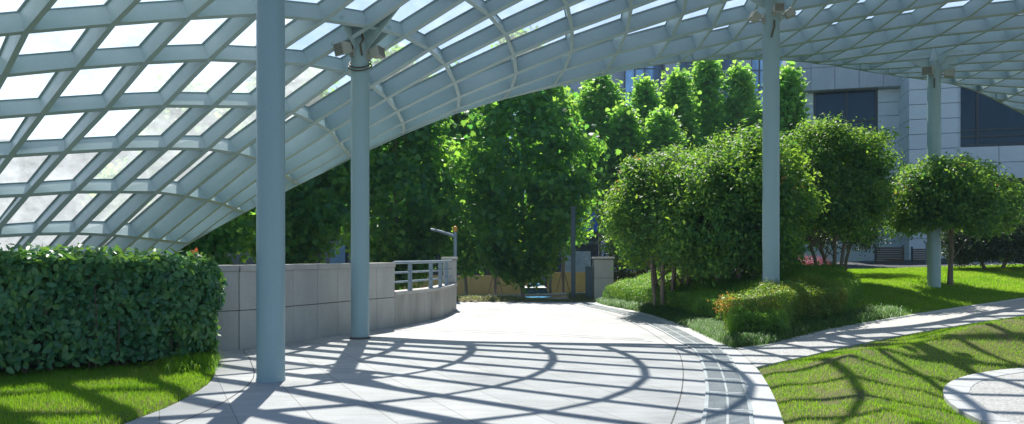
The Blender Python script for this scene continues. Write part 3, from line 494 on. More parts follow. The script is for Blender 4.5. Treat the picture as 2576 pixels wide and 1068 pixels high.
b=MB(); b.tube([(12.0,21.0,z4-.2),(11.98,20.98,z4-.35),(11.99,20.99,z4-.47)],.02,6); tag(b.build('cable_tail',M['cable'],None,True),'short dark cable end hanging on the lawn column','cable')
# ------------------------------------------------------------------ granite wall, parapet, piers, railing
WALL=[(-9.5,11.2),(-7.4,11.35),(-5.9,11.85),(-4.83,12.37),(-4.39,12.73),(-3.99,13.75),(-3.68,14.31),(-3.42,14.93),(-2.88,16.0),(-2.63,16.48)]
PARA=[(-2.63,16.48),(-2.357,17.2),(-2.156,17.8),(-1.967,18.35),(-1.84,18.9),(-1.74,19.8),(-1.67,20.8),(-1.64,21.5)]
def resample(c,step):
    c=[Vector((*p,0)) for p in c]; c=spline([(p.x,p.y) for p in c],10); cum=[0]
    for i in range(1,len(c)): cum.append(cum[-1]+(c[i]-c[i-1]).length)
    n=max(1,round(cum[-1]/step)); return [(float(np.interp(cum[-1]*i/n,cum,[p.x for p in c])),float(np.interp(cum[-1]*i/n,cum,[p.y for p in c]))) for i in range(n+1)]
def run(b,c,d0,d1,z0,z1,gap=0.):
    """row of blocks along c between offsets d0,d1 (right side positive), a gap at each end"""
    for i in range(len(c)-1):
        p=Vector((*c[i],0));q=Vector((*c[i+1],0));t=(q-p); L=t.length; t.normalize(); nn=Vector((t.y,-t.x,0))
        a_=p+t*gap; e_=q-t*gap; b.prism([(v.x,v.y) for v in (a_+nn*d0,e_+nn*d0,e_+nn*d1,a_+nn*d1)][::-1],z0,z1)
wall=thing('granite_wall','long curved wall of grey granite slabs with flat coping behind the first two columns','wall',(-4.4,12.7,0))
cw=resample(WALL,.66); cp=resample(PARA,.36)
b=MB(); run(b,cw,-.30,-.015,-.1,1.325); b.build('core',M['joint'],wall)
b=MB(); run(b,cw,-.013,.022,.0,.655,.004); run(b,cw,-.013,.022,.668,1.325,.004); b.build('cladding',M['stone'],wall,bevel=.003)
b=MB(); run(b,cw,-.34,.05,1.328,1.43,.003); b.build('coping',M['coping'],wall,bevel=.006)
para=thing('granite_parapet','low curved granite parapet with stained slabs carrying the metal railing','parapet',(-2.1,18,0))
b=MB(); run(b,cp,-.30,-.015,-.1,.70); b.build('core',M['joint'],para)
b=MB(); run(b,cp,-.013,.022,.0,.70,.004); b.build('cladding',M['stone_lo'],para,bevel=.003)
b=MB(); run(b,cp,-.36,.05,.702,.775,.002); b.build('coping',M['coping'],para,bevel=.006)
def pier(x,y,wd,h,label,dp=.6,z0=-.3):
    t=thing('stone_pier',label,'pier',(x,y,0),'stone piers at the plaza entrance')
    b=MB(); b.box(x-wd/2+.02,x+wd/2-.02,y-dp/2+.02,y+dp/2-.02,z0,h-.07); b.build('core',M['joint'],t)
    b=MB(); zs=[z0,.01,h*.52,h-.08]
    for z_0,z_1 in zip(zs[1:-1],zs[2:]): b.box(x-wd/2,x+wd/2,y-dp/2,y+dp/2,z_0,z_1-.012)
    b.build('cladding',M['stone'],t,bevel=.008)
    b=MB(); b.box(x-wd/2-.04,x+wd/2+.04,y-dp/2-.04,y+dp/2+.04,h-.07,h); b.build('coping',M['coping'],t,bevel=.008)
pier(-1.84,21.85,.36,1.54,'narrow granite pier closing the end of the low parapet and railing',.5)
pier(3.23,26.3,.68,1.53,'square granite pier standing alone beside the shrubs at the far paving edge')
rl=thing('metal_railing','grey metal railing of three tubes and flat posts on the low parapet','railing',(-2.1,18,.775))
cr=resample(PARA,.2)
ctr=offs(cr,.13)
for z,rad in ((1.43,.036),(1.20,.024),(.985,.024)):
    b=MB(); b.tube([(x,y,z) for x,y in ctr[1:]],rad,10); b.build('rail',M['rail'],rl,True)
for i in (5,11,16,21):
    i=min(i,len(ctr)-2); x,y=ctr[i]; t=math.atan2(ctr[i+1][1]-y,ctr[i+1][0]-x)
    b=MB(); T=Matrix.Translation((x,y,0))@Matrix.Rotation(t,4,'Z'); b.box(-.012,.012,-.05,.05,.775,1.40,T); b.box(-.05,.05,-.06,.06,.776,.79,T); b.build('post',M['rail'],rl)
# ------------------------------------------------------------------ street edge
t=thing('barrier_post','grey post with orange ball cap and short slanting arm behind the end pier','barrier',(-2.0,26,-.1))
b=MB(); b.tube([(-2.0,26,-.3),(-2.0,26,2.42)],.065,12); b.build('shaft',M['rail'],t,True)
b=MB(); b.tube([(-2.0+.001,26,2.40)]+[(-2.0,26,2.42+.1*(1-math.cos(q))) for q in np.linspace(.3,3.1,8)],[.07]+[.085*math.sin(q)+.003 for q in np.linspace(.5,3.1,8)],14); b.build('cap',M['orange'],t,True)
b=MB(); b.tube([(-2.02,25.95,2.26),(-2.3,25.93,2.36),(-2.6,25.9,2.45),(-2.85,25.88,2.50)],[.055,.05,.045,.04],8); b.build('arm',M['rail'],t,True)
t=thing('sign_post','tall dark slate square post standing at the far edge of the paving','post',(2.16,26.1,-.1))
b=MB(); b.box(2.085,2.235,26.03,26.17,-.2,3.25); b.build('shaft',M['slate'],t,bevel=.008)
b=MB(); b.box(2.07,2.25,26.015,26.185,3.255,3.30); b.box(2.08,2.24,26.02,26.18,.62,.66); b.build('collar',M['slate'],t)
t=thing('box_post','slate blue box post squeezed beside the square granite pier','post',(2.72,26.1,-.1))
b=MB(); b.box(2.60,2.84,26.0,26.22,-.2,1.14); b.build('body',M['slate'],t,bevel=.02)
b=MB(); b.box(2.585,2.855,25.985,26.235,1.142,1.20); b.build('cap',M['slate'],t,bevel=.01)
gd=thing('guard_rail','pale double tube guard rail running along the street edge','guard rail',(0,35.6,-1.66))
for z in (0.,-.20):
    b=MB(); b.tube([(-12,35.,z-.40),(-4,35.4,z-.38),(.4,35.8,z-.36),(5,36.6,z-.25),(9,37.4,z-.2)],.062,10); b.build('tube',M['border'],gd,True)
for x in np.arange(-11.4,8.9,1.9):
    y=float(np.interp(x,[-12,-4,.4,5,9],[35.,35.4,35.8,36.6,37.4]))+.09; b=MB(); b.box(x-.035,x+.035,y-.03,y+.03,-1.7,-.33+.014*max(0,x)); b.build('post',M['border'],gd)
fh=thing('site_hoarding','long ochre board hoarding across the street behind the young trees','hoarding',(0,51,-1.6))
for i,(x0,x1,h) in enumerate(((-16,-8,.2),(-7.9,1.6,.2),(2.4,9.2,.42))):
    b=MB(); n=int((x1-x0)/.6)
    for k in range(n): w0=x0+(x1-x0)*k/n; b.box(w0+.004,w0+(x1-x0)/n-.004,50.95,51.05,-1.6,h); 
    b.build('board',M['hoard'],fh)
for x in (-7.95,2.0):
    b=MB(); b.box(x-.28 if x>0 else x-.04,x+.3 if x>0 else x+.04,50.8,51.2,-1.6,.55); b.build('post',M['slate'],fh)
# dark building across the street
db=thing('street_building','dark shaded building across the street with blue sheeting and white brick end','building',(-2,60,-1.7))
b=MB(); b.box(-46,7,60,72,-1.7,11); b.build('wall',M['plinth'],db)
for i in range(13):
    x=-44+i*4; b=MB(); b.box(x-.25,x+.25,59.6,60-.01,-1.7,11); b.build('pilaster',M['slate'],db)
for z in (2.6,6.2,9.6):
    b=MB(); b.box(-46,7,59.75,59.99,z-.15,z+.15); b.build('beam',M['slate'],db)
for i in range(12):
    x=-42+i*4
    for z in (.2,3.2,6.8):
        b=MB(); b.box(x-1.3,x+1.3,59.9,59.98,z-.2 if z<1 else z,z+2.) ; f=b.build('window',M['wframe'],db); b=MB(); b.box(x-1.2,x-.04,59.88,59.897,z-.1 if z<1 else z+.1,z+1.9); b.box(x+.04,x+1.2,59.88,59.897,z-.1 if z<1 else z+.1,z+1.9); b.build('pane',M['wglass'],f)
b=MB(); b.box(3.4,8.3,59.2,59.5,3.5,6.6); b.build('blue_panel',M['bluesheet'],db)
b=MB(); b.box(3.9,6.2,58.2,58.6,-1.7,1.9); b.build('white_wall',M['tile'],db)
b=MB(); b.box(-1.5,1.5,59.2,59.5,6.,9.5); b.build('blue_panel',M['bluesheet'],db)
b=MB(); b.box(-14.6,-13.4,59.3,59.5,-.2,2.4); b.build('door_panel',M['lightblue'],db)
# parked car, only its roof shows above the guard rail
def car(x,y,z):
    t=thing('parked_car','pale blue and white taxi whose roof shows over the guard rail','car',(x,y,z))
    side=[(-2.2,.35),(-2.25,.75),(-2.1,.95),(-1.2,1.02),(1.05,1.02),(2.1,.86),(2.2,.6),(2.2,.35)]
    def ext(poly,hw,hw2,name,mat,bev=.04):
        b=MB(); n=len(poly); zmax=max(q for _,q in poly); zmin=min(q for _,q in poly)
        w_=lambda q: hw+(hw2-hw)*(q-zmin)/(zmax-zmin)
        vs=[(x-w_(q),y+p,z+q) for p,q in poly]+[(x+w_(q),y+p,z+q) for p,q in poly]
        b.add(vs,[tuple(range(n)),tuple(range(2*n-1,n-1,-1))]+[(i,n+i,n+(i+1)%n,(i+1)%n) for i in range(n)]); return b.build(name,mat,t,bevel=bev)
    ext(side,.88,.84,'body',M['carblue'])
    ext([(-1.55,1.0),(-.85,1.44),(.45,1.46),(1.15,1.0)],.80,.60,'cabin',M['wglass'],.03)
    ext([(-.95,1.43),(-.8,1.475),(.4,1.495),(.55,1.45)],.63,.55,'roof',M['carwhite'],.02)
    b=MB(); b.box(x-.3,x+.3,y-.12,y+.1,z+1.5,z+1.64); b.build('roof_lamp',M['carblue'],t,bevel=.03)
    for sx in (-1,1):
        for py in (-1.35,1.35):
            b=MB(); b.tube([(x+sx*.72,y+py,z+.32),(x+sx*.9,y+py,z+.32)],.32,20); wl=b.build('wheel',M['tyre'],t,True)
            b=MB(); b.tube([(x+sx*.9,y+py,z+.32),(x+sx*.91,y+py,z+.32)],.19,16); b.build('rim',M['rail'],wl,True)
        b=MB(); b.box(x+sx*.6-.14,x+sx*.6+.14,y-2.28,y-2.2,z+.68,z+.82); b.build('headlight',M['carwhite'],t,bevel=.02)
car(1.28,42.,-1.65)
# ------------------------------------------------------------------ stone building on the right
O=Vector((20.4,38,0)); U=Vector((.965,-.264,0)); NV=Vector((-.264,-.965,0))
def fac(px,py,off):
    d=Vector(((px-CX)/FPX,1,-(py-HY)/FPX)); c=Vector((0,0,H)); q=O+NV*off; t=(q-c).dot(NV)/d.dot(NV); p=c+d*t; return (p-O).dot(U),p.z
def FT(): return Matrix(((U.x,NV.x,0,O.x),(U.y,NV.y,0,O.y),(0,0,1,0),(0,0,0,1)))
TF=FT()
sb=thing('stone_building','large pale stone clad building with dark windows beyond the lawn','building',(20.4,38,.3))
def panels(us,zs,off,name,mat,gap=.012,th=.06):
    b=MB()
    for u0,u1 in zip(us,us[1:]):
        for q0,q1 in zip(zs,zs[1:]): b.box(u0+gap,u1-gap,off-th,off,q0+gap,q1-gap,TF)
    return b.build(name,mat,sb,bevel=.006)
fu0=fac(2067,240,0)[0]; zfb=fac(2300,229,0)[1]
b=MB(); b.box(fu0,.2,-8,-.07,zfb,zfb+2.35,TF); b.build('core',M['fascia'],sb)
panels([fu0+( -fu0)*k/5 for k in range(6)],[zfb,zfb+1.2,zfb+2.4],0,'fascia',M['fascia'])
wo=-.55
w0=fac(2091,300,wo)[0]; a0=fac(2137,300,wo)[0]; a1=fac(2303,300,wo)[0]
b=MB(); b.box(w0,0.2,-8,wo-.25,-.3,zfb-.01,TF); b.build('backing_wall',M['clad'],sb)
zr=[zfb-.01-.705*k for k in range(16)][::-1]
panels([w0,a0-.02],zr,wo,'cladding',M['clad']); panels([a1+.02,a1+.02+1.42,.19],zr,wo,'cladding',M['clad'])
def window(u0,u1,z0,z1,off,cols,rows,fw=.09):
    b=MB(); 
    for u in (u0,u1-fw): b.box(u,u+fw,off-.12,off,z0,z1,TF)
    for q in (z0,z1-fw): b.box(u0+fw,u1-fw,off-.12,off-.002,q,q+fw,TF)
    for c in cols: b.box(c-fw/2,c+fw/2,off-.11,off-.004,z0+fw,z1-fw,TF)
    for q in rows: b.box(u0+fw,u1-fw,off-.10,off-.006,q-fw/2,q+fw/2,TF)
    f=b.build('window',M['wframe'],sb); cs=[u0+fw]+list(cols)+[u1-fw]; rw=[z0+fw]+sorted(rows)+[z1-fw]
    b=MB()
    for c0,c1 in zip(cs,cs[1:]):
        for q0,q1 in zip(rw,rw[1:]): b.box(c0,c1,off-.075,off-.06,q0,q1,TF)
    b.build('pane',M['wglass'],f)
wm=fac(2222,300,wo)[0]; zt=fac(2200,233,wo)[1]; zl=fac(2220,453,wo)[1]
window(a0,a1,zl-3.5,zt,wo-.05,[wm],[fac(2220,318,wo)[1],fac(2220,345,wo)[1],zl-.6])
of2=1.6
e0=fac(2389,300,of2)[0]; g0=fac(2516,300,of2)[0]; zc=fac(2516,387,of2)[1]; zs_=fac(2600,470,of2)[1]; ztop=fac(2516,225,of2)[1]
b=MB(); b.box(e0+.02,22,-8,of2-.30,zs_+.02,ztop+2.35,TF); b.build('core',M['fascia'],sb)
b=MB()
for k in range(-6,8): q=zc-1.5+.735*k; b.box(e0-.04,e0+.015,wo-.05,of2-.005,q+.012,q+.723,TF)
b.build('side_cladding',M['clad'],sb)
zr2=[zs_+.72*k for k in range(14)]
panels([e0,e0+2.2,g0-.02],[zc-1.5+.735*k for k in range(-6,8)],of2,'cladding',M['clad'])
panels([g0-.02+1.75*k for k in range(11)],[zs_,(zs_+zc)/2,zc],of2,'cladding',M['clad'])
panels([g0-.02+1.75*k for k in range(11)],[ztop,ztop+1.2,ztop+2.4],of2,'cladding',M['clad'])
gm=fac(2567,330,of2)[0]
window(g0,g0+6.2,zc+.01,ztop-.01,of2-.06,[gm,gm+2.6],[fac(2560,342,of2)[1],fac(2560,358,of2)[1]],.11)
window(g0+6.3,g0+13,zc+.01,ztop-.01,of2-.06,[g0+8.,g0+10.6],[fac(2560,342,of2)[1],fac(2560,358,of2)[1]],.11)
# ground floor recess in shade
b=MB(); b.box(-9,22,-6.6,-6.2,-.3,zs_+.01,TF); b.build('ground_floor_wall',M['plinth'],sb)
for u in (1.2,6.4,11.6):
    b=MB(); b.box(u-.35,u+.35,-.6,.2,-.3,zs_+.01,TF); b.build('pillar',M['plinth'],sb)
for u in (-6.5,-3.4):
    b=MB(); b.box(u-1.2,u+1.2,-6.19,-6.1,.3,3.,TF); f=b.build('window',M['wframe'],sb); b=MB(); b.box(u-1.1,u-.05,-6.098,-6.08,.4,2.9,TF); b.box(u+.05,u+1.1,-6.098,-6.08,.4,2.9,TF); b.build('pane',M['wglass'],f)
def screen(px0,px1,Y,z0,z1,label):
    x0=(px0-CX)/FPX*Y;x1=(px1-CX)/FPX*Y; t=thing('slatted_screen',label,'screen',((x0+x1)/2,Y,z0),'slatted wooden screens under the building')
    b=MB(); n=13
    for k in range(n): q=z0+.05+(z1-z0-.1)*k/n; b.box(x0+.05,x1-.05,Y-.02,Y+.02,q,q+(z1-z0)/n*.72)
    b.build('slats',M['wood'],t)
    for xx in (x0,x1-.06):
        b=MB(); b.box(xx,xx+.06,Y+.03,Y+.1,z0-.3,z1+.03); b.build('post',M['slate'],t)
screen(2298,2375,33,.62,2.02,'wider slatted wooden screen in the shade left of the lawn column')
screen(2394,2446,33.3,.62,1.95,'narrower slatted wooden screen in the shade just behind the lawn column')
t=thing('rubbish_bin','small green plastic bin in the shade under the trees','bin',(13.9,31.5,.4))
b=MB(); b.add([(x,y,z) for z,s in ((.38,.15),(.82,.19)) for x,y in ((13.9-s,31.5-s),(13.9+s,31.5-s),(13.9+s,31.5+s),(13.9-s,31.5+s))],[(3,2,1,0),(4,5,6,7),(0,1,5,4),(1,2,6,5),(2,3,7,6),(3,0,4,7)]); b.build('body',M['green'],t,bevel=.02)
b=MB(); b.box(13.68,14.12,31.28,31.72,.822,.89); b.build('lid',M['green'],t,bevel=.02)
t=thing('low_wall','low grey shaded wall at the far end of the pebble path','wall',(19,30.5,.5))
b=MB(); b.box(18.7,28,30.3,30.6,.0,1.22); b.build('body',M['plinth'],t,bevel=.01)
b=MB(); b.box(18.66,28,30.25,30.65,1.222,1.29); b.build('coping',M['fascia'],t,bevel=.01)
t=thing('blue_awning','faded blue sloping awning on two legs beside the low grey wall','awning',(18.1,31.5,.5))
b=MB(); b.add([(17.6,31.2,2.05),(17.75,31.9,2.15),(18.9,31.9,1.35),(18.75,31.2,1.25),(17.6,31.2,2.09),(17.75,31.9,2.19),(18.9,31.9,1.39),(18.75,31.2,1.29)],[(3,2,1,0),(4,5,6,7),(0,1,5,4),(1,2,6,5),(2,3,7,6),(3,0,4,7)]); b.build('sheet',M['lightblue'],t)
for x,zz in ((17.7,2.05),(18.75,1.3)):
    b=MB(); b.tube([(x,31.6,.2),(x,31.6,zz)],.025,6); b.build('leg',M['rail'],t)
# ------------------------------------------------------------------ glass tower far behind
tw=thing('glass_tower','tall office tower of glass bays and pale textured stone strips behind the street trees','tower',(20,112,-1.7))
def bay(p0,p1,Y,mat,name,grid=None):
    x0=(p0-CX)/FPX*Y;x1=(p1-CX)/FPX*Y; b=MB(); b.box(x0,x1,Y,Y+6,-1.7,34); o=b.build(name,mat,tw)
    if grid:
        cx_,rz=grid; b=MB()
        for k in range(cx_+1): xx=x0+(x1-x0)*k/cx_; b.box(xx-.09,xx+.09,Y-.18,Y-.004,-1.7,33.9)
        z=1.
        while z<33.5: b.box(x0,x1,Y-.14,Y-.006,z-.07,z+.07); z+=rz
        b.build('mullion',M['wframe'],tw)
bay(1440,1640,113,M['tstone'],'stone_strip'); bay(1640,1718,112,M['tglass'],'glass_bay',(3,3.6)); bay(1718,1727,111.2,M['tdark'],'edge_strip'); bay(1727,1746,112.5,M['tdark'],'dark_bay'); bay(1746,1772,111,M['tstone'],'stone_strip')
bay(1772,1780,112.3,M['tglass'],'glass_bay'); bay(1780,1822,112.6,M['tdark'],'dark_bay',(2,3.6)); bay(1822,1832,111.6,M['tstone'],'stone_strip'); bay(1832,1895,112.7,M['tglass'],'glass_bay',(3,3.6)); bay(1895,1940,112.4,M['tdark'],'dark_bay',(1,14.)); bay(1940,1972,111,M['tstone'],'stone_strip'); bay(1972,2120,112.2,M['tglass'],'glass_bay',(7,2.6))
# ------------------------------------------------------------------ vegetation
def limb(b,p,q,r0,r1,n=7,bend=.12,k=5):
    p,q=Vector(p),Vector(q); L=(q-p).length; o=Vector((random.uniform(-1,1),random.uniform(-1,1),random.uniform(-.3,.5)))*bend*L; pts=[];rad=[]
    for i in range(k+1):
        t=i/k; pts.append(p.lerp(q,t)+o*math.sin(math.pi*t)*(.6+.4*t)+Vector((random.uniform(-1,1),random.uniform(-1,1),0))*.012*L*(0<i<k)); rad.append(r0+(r1-r0)*t**.8)
    b.tube(pts,rad,n); return pts
def crown(name,tree,clumps,per,cr,size,shape,mat,cen,up=.45,out=.6,rnd=.75,sv=.3):
    n=len(clumps); Cc=np.repeat(clumps,per,0); off=RNG.normal(size=(n*per,3))*cr*np.array([1,1,.75]); P=Cc+off
    N=unit(P-np.array(cen))*out+np.array([0,0,up])+RNG.normal(size=P.shape)*rnd
    T=unit(P-np.array(cen))*.6+RNG.normal(size=P.shape)*.6-np.array([0,0,.45])
    return leaves(name,P,N,size*(1-sv+2*sv*RNG.random(len(P))),shape,mat,tree,T)
def egg(n,c,rx,ry,rz,seed,hollow=.62,low=-.95,amp=.17):
    d=unit(np.random.default_rng(seed).normal(size=(n*3,3))); d=d[d[:,2]>low][:n]
    rr=np.random.default_rng(seed+1).uniform(hollow**2,1,len(d))**.5*(1+amp*lump(d,seed+2,2.2)); return np.array(c)+d*rr[:,None]*np.array([rx,ry,rz])
def column_crown(n,c,Rr,z0,z1,seed,top=.9,amp=.2,hollow=.4):
    r=np.random.default_rng(seed); t=r.uniform(0,1,n)**.95; th=r.uniform(0,2*math.pi,n)
    prof=np.minimum(1,(t/.36)**.65)*np.maximum(.05,(1-t**2.4))**top; rho=Rr*prof*r.uniform(hollow**2,1,n)**.5
    d=np.stack([np.cos(th),np.sin(th),3*t],1); rho*=1+amp*lump(d,seed+5,1.6)
    return np.stack([c[0]+rho*np.cos(th),c[1]+rho*np.sin(th),z0+(z1-z0)*t],1)
def plane_tree(x,y,zg,Rr,zb_,zt,seed,label,per=26,n=420,size=.19,mat='plane',tr=.09,lean=0.,cr=.30,top=.75,amp=.3,name='plane_tree',group='plane trees along the street'):
    t=thing(name,label,'tree',(x,y,zg),group)
    cl=column_crown(n,(x,y),Rr,zb_,zt,seed,top,amp); zc=(zb_+zt)/2
    b=MB(); pts=limb(b,(x-lean,y,zg-.1),(x,y,zt-.8),tr,.02,9,.015,8); b.build('trunk',M['barkpale'],t,True)
    b=MB(); random.seed(seed)
    for k in range(26):
        q=cl[random.randrange(n)]; zz=max(zb_*.6+zg*.4+.3,q[2]-random.uniform(.8,1.9)); limb(b,(x,y,min(zz,zt-1)),q,.035*(tr/.09),.008,5,.12,4)
    b.build('branches',M['barkpale'],t,True)
    crown('crown',t,cl,per,cr,size,'maple',M[mat],(x,y,zc-.5))
plane_tree(.47,33.6,-1.6,3.3,.55,11.4,101,'plane tree in the middle at the paving edge, its thin trunk beside the taxi',58,330,.24,tr=.115,cr=.34,amp=.36)
plane_tree(-5.0,31.8,-1.6,2.9,.4,10.,103,'dark plane tree behind the railing with a glowing right edge',58,300,.24,tr=.11,cr=.34,amp=.36)
plane_tree(-8.3,27.4,-.2,3.0,1.3,8.4,105,'broad plane tree behind the wall between the first two columns',52,340,.23,tr=.11,cr=.35)
plane_tree(-2.5,40.,-1.6,3.0,.8,11.5,111,'plane tree deep between the dark one and the middle one, beyond the railing',36,330,.26,tr=.11,cr=.38)
plane_tree(-9.6,22.2,0,2.5,1.3,6.4,107,'dark plane tree behind the wall near the foot of the canopy',50,230,.19,tr=.10)
far=[(1575,212,44,2.3,'tall wide far plane tree left of the pale tower glass',0),(1690,226,45,1.2,'small slim far plane tree, second from the left in the row beyond the street',1),(1781,210,44,1.5,'far plane tree with a pointed top just left of the tallest one',0),(1852,160,46,1.75,'tallest pointed far plane tree in front of the dark tower bays',0),(1941,193,44,1.5,'far plane tree between the tallest one and the third column',0),(2064,206,36,1.0,'far plane tree right of the third column against the stone building',0),(1640,300,41,1.5,'low bright far plane tree under the tower glass',1),(1735,310,40,1.6,'low far plane tree between two pointed ones, over the round shrubs',1),(1990,300,42,1.5,'low far plane tree partly behind the third column',1),(1450,250,43,2.6,'far plane tree rising just behind the middle plane tree',0)]
for k,(px,py,Y,Rr,lb,low) in enumerate(far):
    p=at(px,py,Y); plane_tree(p.x,Y,-1.6,Rr,4.4 if px in (1450,1575) else 1.2,p.z+.2,200+k*3,lb,24,360,.24,'planefar',.11,cr=.30,top=.75)
# young street trees held by tripod stakes
for k,(px,Y,lb) in enumerate(((1300,47,'young staked street tree left of the middle plane tree'),(1408,47.5,'young staked street tree just right of the middle trunk'),(1478,47,'young staked street tree before the white brick wall'))):
    x=(px-CX)/FPX*Y; t=thing('young_tree',lb,'tree',(x,Y,-1.55),'young staked trees across the street')
    b=MB(); b.tube([(x,Y,-1.6),(x+.02,Y,1.),(x,Y,3.6)],[.13,.11,.05],8); b.build('trunk',M['bark'],t,True)
    for q in range(3):
        an=q*2.1+.5; b=MB(); b.tube([(x+.75*math.cos(an),Y+.75*math.sin(an),-1.58),(x+.1*math.cos(an),Y+.1*math.sin(an),.5)],.03,6); b.build('stake',M['twig'],t)
    crown('crown',t,egg(90,(x,Y,3.6),1.6,1.4,1.7,300+k),20,.3,.24,'maple',M['plane'],(x,Y,3.2))
# round evergreen shrub trees
def shrub_tree(x,y,rx,ry,z0,z1,seed,label,stems,n=520,per=60,size=.085,cr=.17,tips=0,mat='osm',zg=None,low=-.8,group='round evergreen shrub trees'):
    zg=tz(x,y) if zg is None else zg
    t=thing('shrub_tree',label,'tree',(x,y,zg),group); c=(x,y,(z0+z1)/2); rz=(z1-z0)/2
    random.seed(seed); b=MB(); cl=egg(n,c,rx,ry,rz,seed,.6,low,.26)
    for k in range(stems):
        an=2*math.pi*k/stems+random.uniform(-.4,.4); r0=.05+.05*stems**.5*(stems>1); p=(x+r0*2.2*math.cos(an)*(stems>1),y+r0*2.2*math.sin(an)*(stems>1),zg-.05)
        q=(x+rx*.42*math.cos(an)*(stems>1),y+ry*.42*math.sin(an)*(stems>1),z0+rz*.75); s=limb(b,p,q,.055+.035/stems,.035,8,.07,6)
        for j in range(9):
            e=cl[random.randrange(len(cl))]; m=s[random.randrange(2,len(s))]
            if (Vector(e)-Vector(m)).length<2.6: limb(b,m,e,.022,.006,5,.12,4)
    b.build('trunk',M['bark'],t,True)
    crown('crown',t,cl,per,cr,size,'rhomb',M[mat],c,.5,.55,.6)
    if tips:
        d=unit(RNG.normal(size=(tips,3))); d=d[(d[:,2]>.15)]; P=np.array(c)+d*np.array([rx,ry,rz])*(1.02+.15*lump(d,seed+2,2.2))[:,None]
        crown('young_leaves',t,P,9,.07,size*.9,'slim',M['osmtip'],c)
shrub_tree(4.4,20.6,1.8,1.7,.80,4.55,401,'round shrub tree with many pale stems and orange tips, leftmost of the group',10,620,80,.125,tips=26)
shrub_tree(5.7,19.0,2.0,1.85,.72,4.72,411,'largest round shrub tree, dense and dark, just left of the third column',5,720,80,.125,tips=10)
shrub_tree(7.0,22.3,1.6,1.6,1.6,5.2,421,'shrub tree hidden behind the third column between two rounder ones',4,420,70,.115)
shrub_tree(9.2,21.3,1.5,1.45,1.75,5.25,431,'tall bushy shrub tree with branching grey trunk right of the third column',3,560,80,.115)
shrub_tree(12.8,21.6,1.62,1.5,1.85,4.35,441,'small round shrub tree with a single short trunk beside the lawn column',1,520,76,.125,tips=30,low=-.6)
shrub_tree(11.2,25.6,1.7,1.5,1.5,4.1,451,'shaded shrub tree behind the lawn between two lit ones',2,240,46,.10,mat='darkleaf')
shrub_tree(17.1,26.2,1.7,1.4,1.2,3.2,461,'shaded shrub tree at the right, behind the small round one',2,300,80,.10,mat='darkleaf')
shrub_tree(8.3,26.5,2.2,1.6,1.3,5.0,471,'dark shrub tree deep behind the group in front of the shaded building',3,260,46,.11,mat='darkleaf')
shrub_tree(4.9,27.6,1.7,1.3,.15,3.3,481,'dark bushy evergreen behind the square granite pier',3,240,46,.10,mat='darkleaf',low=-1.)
# maroon shrub seen under the trees
for k,(px,Y,lb) in enumerate(((2118,30,'maroon leaved shrub seen under the tall bushy tree'),(1990,30.5,'maroon leaved shrub glimpsed left of the third column'))):
    x=(px-CX)/FPX*Y; t=thing('maroon_shrub',lb,'shrub',(x,Y,.3),'maroon shrubs under the trees'); b=MB()
    for j in range(6): limb(b,(x+random.uniform(-.2,.2),Y,.2),(x+random.uniform(-.7,.7),Y+random.uniform(-.3,.3),1.3),.03,.01,5)
    b.build('stems',M['twig'],t); crown('foliage',t,egg(120,(x,Y,.95),1.0,.7,.7,520+k,.6,-.9),34,.14,.08,'slim',M['maroon'],(x,Y,.8))
